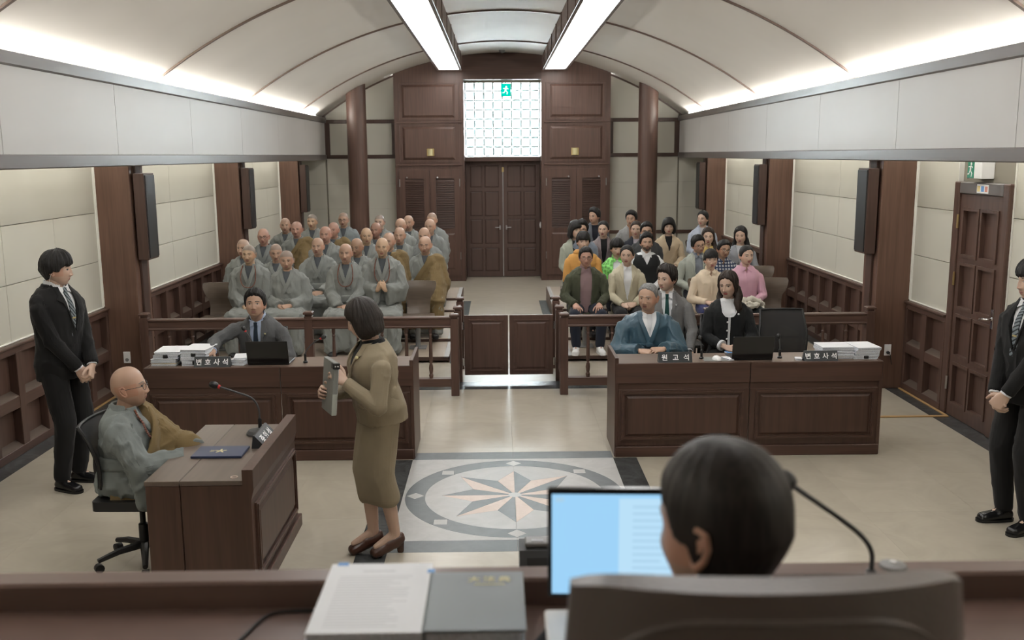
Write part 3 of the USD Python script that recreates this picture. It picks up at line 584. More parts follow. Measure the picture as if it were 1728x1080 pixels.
def mic(base, pts, label, big=False, ring=True, r=0.0055):
    t = thing('gooseneck_microphone', label, 'microphone')
    p = bez(pts, 8); b = np.array(base)
    if big: obj('base', xf(lathe([(0.095, 0), (0.095, 0.012), (0.08, 0.03), (0.03, 0.042), (0.02, 0.045)], 28), np.diag([0.95, 0.85, 1]), b), 'dark_grey', t)
    else: obj('base', lathe([(0.02, 0), (0.02, 0.012), (0.011, 0.02), (0.011, 0.075), (0.006, 0.08)], 14).apply_translation(b), 'black_plastic', t)
    if big: obj('socket', lathe([(0.013, 0.04), (0.013, 0.10), (0.008, 0.11)], 12).apply_translation(b), 'black_plastic', t)
    obj('neck', tube(p, r, 8), 'dark_grey', t)
    d = p[-1]-p[-2]; d /= np.linalg.norm(d)
    k = 1.35 if big else 1.0
    if ring: obj('light_ring', tube([p[-1]-d*0.008, p[-1]+d*0.006], 0.010*k, 12), 'red', t)
    obj('head', tube([p[-1]+d*q*k for q in (0.004, 0.012, 0.024, 0.036, 0.046, 0.050)], np.array([0.009, 0.0165, 0.019, 0.018, 0.012, 0.004])*k, 12), 'black_plastic', t)
mic((-2.18, 8.06, 0.812), [(-2.18, 8.06, 0.88), (-2.195, 8.06, 0.96), (-2.235, 8.06, 1.05), (-2.262, 8.06, 1.092)], 'thin black gooseneck microphone left of the laptop on the left table')
mic((-1.765, 8.06, 0.812), [(-1.765, 8.06, 0.885), (-1.745, 8.06, 0.93), (-1.69, 8.06, 0.985), (-1.625, 8.06, 1.022)], 'thin black gooseneck microphone leaning right on the left table')
mic((1.625, 8.06, 0.812), [(1.625, 8.06, 0.88), (1.622, 8.07, 0.93), (1.618, 8.08, 0.965)], 'thin upright microphone right of the 원고석 plate', ring=False)
mic((2.30, 8.06, 0.812), [(2.30, 8.06, 0.88), (2.297, 8.06, 0.93), (2.292, 8.07, 0.975)], 'thin upright microphone right of the laptop on the right table', ring=False)

def bundle(x, y, z, w, d, h, rz, label, cover=None, tie=False):
    t = thing('document_bundle', label, 'documents', (x, y, z), rz)
    n = max(2, int(h/0.008)); v = []
    pts = []
    for k in range(n):
        o = nrg.uniform(-0.004, 0.004, 2); pts.append(bx(-w/2+o[0], w/2+o[0], -d/2+o[1], d/2+o[1], h*k/n, h*(k+0.97)/n, 0.0008))
    obj('pages', cat(pts), 'paper_edge', t, smooth=False)
    obj('cover_sheet', bx(-w/2-0.002, w/2+0.002, -d/2-0.002, d/2+0.002, h, h+0.0025, 0.0008), cover or 'paper', t)
    if tie: obj('clip', cat(bx(-0.02, 0.02, -d/2-0.006, -d/2+0.02, h*0.25, h+0.006), tube([(-0.018, -d/2-0.006, h*0.4), (-0.008, -d/2-0.012, h*0.9), (0.008, -d/2-0.012, h*0.9), (0.018, -d/2-0.006, h*0.4)], 0.0015, 5)), 'black_plastic', t)
z0 = 0.812
for k, (x, h, w, lb) in enumerate(((-2.935, 0.02, 0.205, 'bottom'), (-2.94, 0.035, 0.21, 'second'), (-2.925, 0.03, 0.205, 'third'), (-2.915, 0.026, 0.21, 'top'))):
    bundle(x, 8.11, z0, w, 0.27, h, 2*k-3, lb+' bundle of the leftmost paper pile on the left table', 'manila' if k == 0 else None, k == 2); z0 += h+0.003
z0 = 0.812
for k, (x, h, lb) in enumerate(((-2.69, 0.035, 'bottom'), (-2.695, 0.03, 'second'), (-2.685, 0.032, 'third'), (-2.68, 0.028, 'top'))):
    bundle(x, 8.12, z0, 0.215, 0.28, h, 4-3*k, lb+' bundle of the paper pile left of the lawyer hand', None, k in (0, 2)); z0 += h+0.003
bundle(-2.305, 8.08, 0.812, 0.13, 0.2, 0.045, -12, 'small crumpled white paper pile beside the left name plate'); bundle(-2.31, 8.09, 0.86, 0.12, 0.19, 0.012, 9, 'loose white sheets on top of the small paper pile at left')
z0 = 0.812
for k, (x, h, lb) in enumerate(((2.79, 0.018, 'thin buff folder at the bottom'), (2.785, 0.034, 'white binder in the middle'), (2.775, 0.045, 'thick white binder on top'))):
    bundle(x, 8.10, z0, 0.27 if k else 0.29, 0.22, h, (2, -1, 1)[k], lb+' of the left pile on the right table', 'manila' if k == 0 else None); z0 += h+0.003
z0 = 0.812
for k, (h, lb) in enumerate(((0.025, 'bottom'), (0.022, 'second'), (0.02, 'third'), (0.023, 'top'))):
    bundle(3.02+0.004*k, 8.11, z0, 0.205, 0.27, h, -2+2*k, lb+' bundle of the rightmost paper pile on the right table', None, k in (0,)); z0 += h+0.003
t = thing('computer_mouse', 'small pale grey mouse on a pad left of the right laptop', 'mouse', (1.745, 8.0, 0.817), 20)
m = trimesh.creation.icosphere(3, 1.0); v = np.array(m.vertices)*[0.033, 0.055, 0.036]; v[:, 2] = np.maximum(v[:, 2], 0)
obj('shell', trimesh.Trimesh(v, m.faces, process=False), 'white', t); obj('wheel', bx(-0.004, 0.004, 0.02, 0.035, 0.031, 0.0365), 'dark_grey', t)
t = thing('mouse_pad', 'grey mouse pad under the mouse on the right table', 'mouse pad', (1.74, 8.02, 0.812)); obj('pad', bx(-0.11, 0.11, -0.07, 0.1, 0, 0.004), 'mid_grey', t); obj('pad_border', bx(-0.105, 0.105, -0.065, 0.095, 0.0035, 0.0048), 'clip_grey', t)
bundle(1.845, 8.03, 0.812, 0.06, 0.12, 0.012, 25, 'narrow white paper slip against the right laptop'); bundle(2.44, 7.99, 0.812, 0.05, 0.08, 0.014, -10, 'tiny white note pad left of the right 변호사석 plate')

# witness desk
t = thing('witness_desk', 'brown witness desk with raised front board, beside the seated old monk', 'desk')
xa, xb, ya, yb, zt = -2.135, -1.515, 5.255, 6.43, 0.735
xs = -1.935
obj('tabletop', bx(xa, xs-0.002, ya, yb, zt-0.028, zt, 0.002), 'desk_top_y', t); obj('tabletop', bx(xs+0.002, xb-0.06, ya+0.0, yb, zt-0.028, zt, 0.002), 'desk_top_y', t)
for y in (ya+0.002, yb-0.032):
    obj('side_board', bx(xa+0.004, xs-0.002, y, y+0.03, 0, zt-0.028), 'desk_v', t); obj('side_board', bx(xs+0.002, xb-0.06, y, y+0.03, 0, zt-0.028), 'desk_v', t)
obj('front_board', ex_y(Polygon([(xb-0.062, 0), (xb-0.062, 0.80), (xb, 0.80), (xb, 0.68), (xb-0.016, 0.62), (xb-0.016, 0)]), ya-0.006, yb+0.006), 'desk_v', t, smooth=False)
def to_x(m, x):       # a moulding made in the xz plane facing -y, turned to face +x
    v = np.array(tm(m).vertices); return trimesh.Trimesh(np.c_[x-v[:, 1], v[:, 0], v[:, 2]], tm(m).faces, process=False)
obj('panel_moulding', to_x(frame(ya+0.06, yb-0.06, 0.13, 0.58, 0.035, 0, -0.014), xb-0.016), 'desk_x', t, smooth=False)
obj('raised_panel', to_x(raised(ya+0.11, yb-0.11, 0.18, 0.53, 0.001, -0.016, 0.022), xb-0.016), 'desk_v', t, smooth=False)
obj('plinth', bx(xb-0.02, xb+0.012, ya-0.01, yb+0.01, 0, 0.085), 'desk_x', t)
obj('grommet', lathe([(0.022, zt-0.004), (0.022, zt+0.003), (0.016, zt+0.003), (0.014, zt-0.002)], 18, (-1.64, 5.32)), 'inlay_pink', t)
t = thing('certificate_folder', 'navy folder with a gold emblem lying on the witness desk', 'folder', (-1.845, 5.775, zt))
obj('cover', bx(-0.155, 0.155, -0.105, 0.105, 0, 0.016, 0.003), 'folder_navy', t)
em = [Point(0, 0).buffer(0.012)]+[affinity.rotate(affinity.translate(affinity.scale(Point(0, 0).buffer(1), 0.016, 0.0065), 0.022, 0), a, origin=(0, 0)) for a in (20, 92, 164, 236, 308)]+[affinity.rotate(affinity.translate(sbox(-0.014, -0.002, 0.014, 0.002), -0.052, 0), a, origin=(0, 0)) for a in (-14, 0, 14)]
obj('emblem', xf(extrude(unary_union(em), 0.0012), t=(0, 0, 0.0158)), 'gold_flat', t, smooth=False)
plate('증인석', -1.630, 6.02, zt, 90, 'black name plate lettered 증인석 on the witness desk', 0.31, 0.082, 0.030)
mic((-1.70, 6.19, zt), [(-1.70, 6.19, zt+0.10), (-1.705, 6.19, zt+0.18), (-1.745, 6.19, zt+0.245), (-1.84, 6.19, zt+0.285), (-1.955, 6.19, zt+0.325)], 'large gooseneck microphone on the witness desk pointing at the old monk', True, True, 0.007)

# office chairs
def office_chair(loc, rz, label, high=1.0, arms=True, mesh=True):
    t = thing('office_chair', label, 'office chair', loc, rz)          # front = +y
    U, Vn = 9, 9; v = []
    for side in (0, 1):
        for j in range(Vn):
            z = j/(Vn-1); w = np.interp(z, [0, .15, .6, 1], [.185, .21, .225, .20])
            for i in range(U):
                u = i/(U-1)*2-1; v.append([u*w, -0.20-0.10*z*z+0.03*u*u+0.03*math.sin(z*3.1)-(0.018 if side else 0), 0.55+(high-0.55)*z])
    f = []; N = U*Vn
    for j in range(Vn-1):
        for i in range(U-1):
            a, b, c, d = j*U+i, j*U+i+1, (j+1)*U+i+1, (j+1)*U+i; f += [[a, b, c], [a, c, d], [N+a, N+c, N+b], [N+a, N+d, N+c]]
    ring = list(range(U))+[j*U+U-1 for j in range(1, Vn)]+[(Vn-1)*U+i for i in range(U-2, -1, -1)]+[j*U for j in range(Vn-2, 0, -1)]
    for a, b in zip(ring, ring[1:]+ring[:1]): f += [[a, N+b, b], [a, N+a, N+b]]
    vv = np.array(v); obj('backrest', trimesh.Trimesh(vv, np.array(f), process=False), 'mesh_fabric' if mesh else 'black_plastic', t, smooth=50)
    obj('back_frame', cat(tube(np.vstack([vv[ring], vv[ring[:1]]]), 0.011, 6), tube(bez([(0, -0.05, 0.43), (0, -0.22, 0.46), (0, -0.265, 0.60), (0, -0.26, 0.72)], 5), 0.02, 8)), 'black_plastic', t)
    pan = manifold3d.CrossSection([[(-.19, -.19), (.19, -.19), (.20, .20), (-.20, .20)]]).offset(0.035, manifold3d.JoinType.Round, 2.0, 20)
    obj('seat', xf(manifold3d.Manifold.extrude(pan, 0.06), t=(0, 0, 0.415)), 'black_plastic', t)
    if arms:
        for s in (-1, 1): obj('armrest', cat(bx(s*0.27-0.03, s*0.27+0.03, -0.12, 0.14, 0.655, 0.685, 0.01), bx(s*0.27-0.015, s*0.27+0.015, -0.02, 0.03, 0.44, 0.66), bx(min(s*.2, s*.285), max(s*.2, s*.285), -0.02, 0.03, 0.425, 0.445)), 'black_plastic', t)
    obj('gas_column', lathe([(0.03, 0.09), (0.03, 0.25), (0.018, 0.26), (0.018, 0.37), (0.06, 0.385), (0.06, 0.415)], 14), 'black_plastic', t)
    for k in range(5):
        a = math.radians(72*k+20); d = np.array([math.cos(a), math.sin(a), 0])
        leg = obj('base_leg', tube([d*0.02+[0, 0, 0.115], d*0.16+[0, 0, 0.105], d*0.29+[0, 0, 0.075]], [0.028, 0.022, 0.016], 8), 'black_plastic', t)
        obj('caster', tube([d*0.285+np.array([-d[1], d[0], 0])*q+[0, 0, 0.028] for q in (-0.024, -0.02, 0.02, 0.024)], [0.02, 0.028, 0.028, 0.02], 12), 'black_plastic', leg)
    return t
office_chair((-2.39, 5.86, 0), -90, 'black office chair under the old monk at the witness desk', 0.94, False, True)
office_chair((2.575, 8.72, 0), 180, 'empty black mesh-backed office chair at the right table', 1.085)
office_chair((-2.33, 8.78, 0), 180, 'black office chair behind the lawyer in the grey suit', 0.95)
office_chair((1.28, 8.86, 0), 180, 'dark office chair hidden behind the old man in blue', 0.9, False)
office_chair((1.57, 9.42, 0), 180, 'black office chair under the man in the plaid suit', 0.92, True); office_chair((2.16, 9.42, 0), 180, 'black office chair under the woman in black and white', 0.92, True)

# fittings on the walls
for y in (10.2, 14.5, 18.8):
    for s in (-1, 1):
        t = thing('column_speaker', 'tall brown box speaker on the %s %s pilaster' % (('nearest', 'middle', 'farthest')[(10.2, 14.5, 18.8).index(y)], 'left' if s < 0 else 'right'), 'speaker')
        X = lambda a, b: (min(s*a, s*b), max(s*a, s*b))
        obj('cabinet', bx(*X(3.815, 3.93), y+0.03, y+0.33, 1.475, 2.385, 0.006), 'wood_dark_v', t); obj('grille', bx(*X(3.803, 3.818), y+0.045, y+0.315, 1.495, 2.365), 'black_plastic', t)
for s, y in ((-1, 10.196), (1, 10.196)):
    t = thing('power_outlet', 'white wall socket low on the %s pilaster' % ('left' if s < 0 else 'right'), 'socket', (s*4.115, y, 0.43))
    obj('plate', bx(-0.037, 0.037, -0.006, 0.004, -0.062, 0.062), 'white', t)
    for z in (-0.026, 0.026): obj('socket_face', xf(lathe([(0.019, -0.003), (0.019, 0.002), (0.012, 0.002)], 14), rot('x', 90), (0, -0.007, z)), 'mid_grey' if z < 0 else 'white', t)
    if s > 0: obj('plug', cat(bx(-0.015, 0.015, -0.04, -0.008, -0.04, -0.012, 0.008), tube(bez([(0, -0.038, -0.028), (0.01, -0.055, -0.05), (0.03, -0.02, -0.09), (0.05, -0.008, -0.16)], 5), 0.004, 6)), 'black_plastic', t)
for s in (-1, 1):
    t = thing('wall_sconce', 'small brass wall lamp on the %s door surround panel' % ('left' if s < 0 else 'right'), 'sconce', (s*1.45, 19.612, 2.61))
    obj('bracket', bx(-0.075, 0.075, -0.012, 0.006, -0.075, 0.075, 0.01), 'brass', t); obj('shade', xf(lathe([(0.05, -0.065), (0.05, 0.065)], 18), None, (0, -0.03, 0)), 'gold_flat', t); obj('shade_band', bx(0.05, 0.075, -0.05, -0.01, -0.07, 0.07), 'brass', t)
t = thing('exit_sign', 'glowing teal running-man exit sign in front of the glass block window', 'exit sign', (0.07, 20.0, 3.845))
obj('housing', bx(-0.10, 0.10, -0.02, 0.02, -0.125, 0.125), 'exit_green', t); obj('face', bx(-0.095, 0.095, -0.0235, -0.0205, -0.12, 0.12, 0.001), 'exit_glow', t)
man = unary_union([Point(0.012, 0.062).buffer(0.017)]+[Polygon(p) for p in ([(-.012, .04), (.022, .042), (.012, -.02), (-.02, -.015)], [(.0, -.02), (.016, -.018), (.045, -.045), (.03, -.088), (.018, -.084), (.026, -.05)], [(-.02, -.015), (-.002, -.02), (-.03, -.06), (-.065, -.062), (-.065, -.048), (-.036, -.046)], [(.015, .04), (.022, .03), (.05, .012), (.056, .022), (.03, .04)], [(-.012, .04), (-.01, .026), (-.045, .02), (-.05, .034)])])
obj('running_man', ex_y(man.buffer(0.002), -0.025, -0.0237), 'exit_white', t, smooth=False); obj('hanger', bx(-0.01, 0.01, -0.005, 0.005, 0.12, 0.21), 'steel', t)
t = thing('exit_sign', 'small green and white exit sign box above the side door', 'exit sign', (4.30, 8.86, 2.39))
obj('housing', bx(-0.05, 0.07, -0.16, 0.10, -0.085, 0.085), 'white', t); obj('face', bx(-0.054, -0.049, -0.02, 0.097, -0.08, 0.08, 0.001), 'exit_green', t)
obj('face', bx(-0.045, 0.06, 0.10, 0.103, -0.08, 0.08, 0.001), 'exit_green', t)
v = np.array(extrude(affinity.scale(man, 0.8, 0.8, origin=(0, 0)), 0.001).vertices); mm = extrude(affinity.scale(man, 0.8, 0.8, origin=(0, 0)), 0.001)
obj('running_man', trimesh.Trimesh(np.c_[-0.0545-v[:, 2], 0.04-v[:, 0], v[:, 1]], mm.faces, process=False), 'white', t, smooth=False)
t = thing('wall_switch', 'small white switch on the right reveal beside the double door', 'switch', (0.765, 19.9, 1.12)); obj('plate', bx(-0.012, 0.012, -0.04, 0.04, -0.06, 0.06), 'white', t); obj('rocker', bx(-0.018, -0.01, -0.02, 0.02, -0.03, 0.03), 'paper', t)
t = thing('smoke_detector', 'small round smoke detector on the ceiling above the door', 'detector', (0.0, 19.2, 4.545)); obj('base', lathe([(0.03, -0.05), (0.055, -0.03), (0.065, 0.0)], 18), 'paper_ink', t); obj('cap', lathe([(0.015, -0.06), (0.03, -0.045)], 12), 'dark_grey', t)
for s in (-1, 1):
    t = thing('floor_trunking', 'thin brown cable strip crossing the floor beside the %s table' % ('left' if s < 0 else 'right'), 'cable strip')
    X = lambda a, b: (min(s*a, s*b), max(s*a, s*b))
    obj('strip', bx(*X(3.14, 4.27), 9.02, 9.06, 0, 0.012), 'brass_strip', t); obj('strip', bx(*X(4.245, 4.275), 9.06, 10.18, 0, 0.012), 'brass_strip', t)

# judges' bench in the foreground, on a dais
DZ = 0.85
t = thing('dais', 'raised dais floor behind the judges bench', 'dais', kind='structure'); obj('deck', bx(-4.1, 4.1, Y0, 1.95, DZ-0.05, DZ), 'tread', t); obj('dais_front', bx(-4.1, 4.1, 1.95, 2.0, 0, DZ), 'wood_x', t)
t = thing('judge_bench', 'long dark wooden judges bench along the bottom of the picture', 'bench')
obj('desktop', bx(-3.4, 3.4, 1.2, 1.83, 1.615, 1.65, 0.004), 'bench_wood', t); obj('front_lip', bx(-3.45, 3.45, 1.828, 1.892, 1.60, 1.705, 0.006), 'bench_wood', t)
for k in range(6): obj('front_panel', bx(-3.4+k*1.1334+0.004, -3.4+(k+1)*1.1334-0.004, 1.85, 1.88, DZ, 1.60), 'wood_v', t)
for x in (-3.4, -1.1, 1.4, 3.37): obj('support', bx(x, x+0.03, 1.25, 1.85, DZ, 1.615), 'wood_v', t)
t = thing('document_stack', 'stack of white printed pages with blue tabs on the bench, left of the dark book', 'documents', (-0.355, 1.735, 1.65), 0)
obj('pages', cat([bx(-0.103+nrg.uniform(-.002, .002), 0.103, -0.147, 0.147+nrg.uniform(-.002, .002), 0.0055*k, 0.0055*k+0.0053, 0.0006) for k in range(12)]), 'paper_edge', t, smooth=False)
obj('top_sheet', bx(-0.104, 0.104, -0.148, 0.148, 0.066, 0.0675, 0.0005), 'paper_bright', t)
obj('print', cat([bx(-0.035, 0.03, 0.108, 0.113, 0.0673, 0.0677, 0.0001)]+[bx(-0.078, -0.078+nrg.uniform(0.10, 0.155), 0.085-0.011*k, 0.0875-0.011*k, 0.0673, 0.0677, 0.0001) for k in range(20)]), 'faint_ink', t, smooth=False, kind='stuff')
obj('index_tab', bx(-0.092, -0.070, 0.138, 0.154, 0.067, 0.0683, 0.0003), 'tab_blue', t); obj('index_tab', bx(0.095, 0.110, 0.10, 0.115, 0.066, 0.0683, 0.0003), 'tab_blue', t)
t = thing('law_book', 'thick slate blue book with gold lettering 大法典 on the bench', 'book', (-0.158, 1.715, 1.65), 0)
obj('pages', bx(-0.088, 0.086, -0.122, 0.112, 0.004, 0.064), 'paper_edge', t); obj('cover', cat(bx(-0.094, 0.092, -0.126, 0.118, 0.064, 0.069, 0.002), bx(-0.094, 0.092, -0.126, 0.118, 0, 0.004), bx(-0.096, -0.088, -0.126, 0.118, 0, 0.069, 0.003)), 'book_slate', t)
obj('lettering', xf(letters('大法典', 0.026, 0.0008, 1.15), None, (0.024, 0.083, 0.0688)), 'gold_flat', t, smooth=False); obj('lettering', bx(-0.005, 0.055, 0.058, 0.062, 0.0688, 0.0696, 0.0002), 'gold_flat', t)
t = thing('monitor', 'small monitor with a glowing pale blue page, in front of the judge', 'monitor', (0.135, 1.66, 1.65), -3)
obj('bezel', bx(-0.16, 0.16, 0.0, 0.016, 0.09, 0.302, 0.004), 'black_gloss', t); obj('screen', bx(-0.152, 0.152, -0.0015, 0.001, 0.10, 0.292, 0.0005), 'screen_glow', t)
obj('screen_page', bx(-0.03, 0.15, -0.003, -0.001, 0.102, 0.285, 0.0004), 'screen_page', t)
obj('screen_icon', bx(-0.145, -0.13, -0.003, -0.001, 0.278, 0.286, 0.0003), 'screen_text', t)
obj('screen_text', cat([bx(-0.005, nrg.uniform(0.03, 0.09), -0.0042, -0.0028, 0.268-0.013*k, 0.2715-0.013*k, 0.0003) for k in range(12)]), 'screen_text', t, smooth=False, kind='stuff')
obj('stand', cat(bx(-0.025, 0.025, 0.012, 0.03, 0.01, 0.2), bx(-0.09, 0.09, -0.05, 0.09, 0, 0.012)), 'black_plastic', t)
t = thing('card_box', 'small white box beneath the monitor at the bottom edge', 'box', (-0.002, 1.60, 1.65), 0); obj('carton', bx(-0.028, 0.028, -0.07, 0.07, 0, 0.065), 'paper', t); obj('lid', bx(-0.029, 0.029, -0.071, 0.071, 0.05, 0.067), 'white', t)
mic((0.63, 1.80, 1.65), [(0.63, 1.80, 1.73), (0.628, 1.80, 1.765), (0.605, 1.79, 1.80), (0.545, 1.74, 1.855), (0.42, 1.66, 1.955)], 'blurred gooseneck microphone right of the judge head', ring=False, r=0.005)
t = thing('microphone_switch', 'small clear plastic puck on the bench lip right of the microphone', 'switch', (0.70, 1.862, 1.705)); obj('puck', lathe([(0.028, 0), (0.026, 0.006), (0.012, 0.009)], 16), 'mid_grey', t); obj('button', lathe([(0.008, 0.008), (0.007, 0.012)], 10), 'white', t)
t = thing('cable', 'thin black cable lying on the bench at lower left', 'cable'); obj('wire', tube(bez([(-0.62, 1.62, 1.654), (-0.60, 1.70, 1.654), (-0.57, 1.79, 1.654), (-0.50, 1.805, 1.654), (-0.42, 1.81, 1.654)], 8), 0.0032, 6), 'black_plastic', t); obj('connector', bx(-0.645, -0.60, 1.60, 1.63, 1.65, 1.664, 0.004), 'inlay_pink', t)
t = thing('desk_terminal', 'dark grey box device on the clerks desk, left of the monitor', 'device', (0.0, 3.0, 0.78))
obj('body', trimesh.convex.convex_hull(np.array([[x, y, z] for x in (-0.05, 0.07) for y, z in ((-0.06, 0), (-0.06, 0.415), (-0.02, 0.49), (0.06, 0.5), (0.06, 0))])), 'dark_grey', t, smooth=False)
obj('panel', xf(bx(-0.025, 0.05, -0.002, 0.002, -0.02, 0.02), rot('x', -28), (0.0, -0.045, 0.455)), 'black_plastic', t); obj('top_tray', bx(-0.03, 0.065, -0.01, 0.05, 0.495, 0.512), 'mid_grey', t); obj('label_strip', bx(-0.01, 0.03, 0.0, 0.02, 0.511, 0.514, 0.0005), 'paper_ink', t)
t = thing('clerk_desk', 'clerks desk standing below the judges bench', 'desk'); obj('tabletop', bx(-1.4, 1.4, 2.65, 3.35, 0.745, 0.78), 'desk_top_x', t); obj('front_board', bx(-1.4, 1.4, 3.30, 3.33, 0, 0.745), 'desk_v', t)
for x in (-1.4, 1.37): obj('side_board', bx(x, x+0.03, 2.66, 3.3, 0, 0.745), 'desk_v', t)
t = thing('judge_chair', 'high-backed brown leather armchair of the judge, blurred in front', 'chair', (0.225, 1.10, DZ), 0)
U, Vn = 25, 15; v = []
for side in (0, 1):
    for j in range(Vn):
        z = j/(Vn-1)
        for i in range(U):
            u = i/(U-1)*2-1; w = np.interp(z, [0, .55, .85, 1], [.21, .246, .254, .247]); zz = 0.55+(1.19-0.0*u-0.012*u*u-0.012*abs(u)**9-0.55)*z
            y = 0.055*u*u-0.02*z; th = (0.075*(1-0.55*abs(u)**4)*(1-0.35*z**6)); y2 = y-th if side else y
            v.append([u*w, y2+0.02, zz])
f = []; N = U*Vn
for j in range(Vn-1):
    for i in range(U-1):
        a, b, c, d = j*U+i, j*U+i+1, (j+1)*U+i+1, (j+1)*U+i; f += [[a, c, b], [a, d, c], [N+a, N+b, N+c], [N+a, N+c, N+d]]
ringi = list(range(U))+[j*U+U-1 for j in range(1, Vn)]+[(Vn-1)*U+i for i in range(U-2, -1, -1)]+[j*U for j in range(Vn-2, 0, -1)]
for a, b in zip(ringi, ringi[1:]+ringi[:1]): f += [[a, b, N+b], [a, N+b, N+a]]
obj('backrest', trimesh.Trimesh(np.array(v), np.array(f), process=False), 'leather', t, smooth=60)
piping = [(u*0.238, -0.052+0.05*u*u+0.022*abs(u)**4, 1.155-0.10*u*u*u*u-0.02*abs(u)**9) for u in np.linspace(-.97, .97, 25)]
obj('piping', tube(piping, 0.006, 6), 'leather', t)
obj('seat', bx(-0.25, 0.25, 0.02, 0.50, 0.40, 0.50, 0.03), 'leather', t)
for s in (-1, 1): obj('armrest', cat(bx(s*0.27-0.03, s*0.27+0.03, 0.03, 0.36, 0.64, 0.68, 0.012), bx(s*0.27-0.02, s*0.27+0.02, 0.1, 0.16, 0.42, 0.65)), 'leather', t)
obj('column', lathe([(0.03, 0.06), (0.03, 0.40)], 12).apply_translation((0, 0.25, 0)), 'black_plastic', t)
for k in range(5):
    a = math.radians(72*k+18); obj('base_leg', tube([(0, 0.25, 0.09), (0.15*math.cos(a), 0.25+0.15*math.sin(a), 0.08), (0.29*math.cos(a), 0.25+0.29*math.sin(a), 0.03)], [0.025, 0.02, 0.018], 8), 'black_plastic', t)

# ================================================================ people
from scipy import sparse
MF = manifold3d.Manifold
S, HS = 1.05, 0.98                                   # stature of this room's people
def V3(*a): return np.array(a, float)
ICO = {k: np.array(trimesh.creation.icosphere(k, 1.0).vertices) for k in (1, 2)}
def hull(*pr, k=1): return MF.hull_points(np.vstack([np.asarray(p)+ICO[k]*r for p, r in pr]))
def union(ms): return MF.batch_boolean(list(ms), manifold3d.OpType.Add)
def chain(pts, rs, k=1): return [hull((a, ra), (b, rb), k=k) for a, b, ra, rb in zip(pts[:-1], pts[1:], rs[:-1], rs[1:])]
def to_man(m): return MF(manifold3d.Mesh(np.asarray(m.vertices, np.float32), np.asarray(m.faces, np.uint32)))
def unit(v): v = np.asarray(v, float); return v/(np.linalg.norm(v)+1e-12)
def smooth(m, it, lam=0.5, mu=-0.52):
    v, f = np.array(m.vertices), np.asarray(m.faces); n = len(v)
    e = np.vstack([f[:, [0, 1]], f[:, [1, 2]], f[:, [2, 0]]])
    A = sparse.coo_matrix((np.ones(len(e)*2), (np.r_[e[:, 0], e[:, 1]], np.r_[e[:, 1], e[:, 0]])), shape=(n, n)).tocsr(); A.data[:] = 1
    D = sparse.diags(1/np.maximum(np.asarray(A.sum(1)).ravel(), 1))@A
    for _ in range(it):
        v = v+lam*(D@v-v); v = v+mu*(D@v-v)
    return trimesh.Trimesh(v, f, process=False)
def normals(m):
    v, f = np.asarray(m.vertices), np.asarray(m.faces); n = np.zeros_like(v); c = np.cross(v[f[:, 1]]-v[f[:, 0]], v[f[:, 2]]-v[f[:, 0]])
    for k in range(3): np.add.at(n, f[:, k], c)
    return n/np.maximum(np.linalg.norm(n, axis=1, keepdims=True), 1e-12)
def weld(m):
    m = trimesh.Trimesh(m.vertices, m.faces, process=False); m.merge_vertices(digits_vertex=5); return m
def cloth(ms, L, it=6, amp=0.0, freq=(9, 9, 4), seed=0, grow=0.0):
    """Joins solids into one garment: even triangles, softened seams, folds."""
    u = union(ms) if isinstance(ms, (list, tuple)) else ms
    m = weld(tm(u.simplify(0.002).refine_to_length(L)))
    m = smooth(m, it)
    if amp or grow:
        v = np.asarray(m.vertices); w = meshkit.fbm(v*np.array(freq)*.6+seed*3.1, 2, seed+50)-.5
        d = 1-np.abs(2*meshkit.fbm(v*np.array(freq)+seed*7.3+w[:, None]*1.6, 2, seed)-1)*2.2
        d = np.clip(d, -.3, 1)**3*np.sign(d+.3)-.35
        m = trimesh.Trimesh(v+normals(m)*(amp*d+grow)[:, None], m.faces, process=False)
    return m

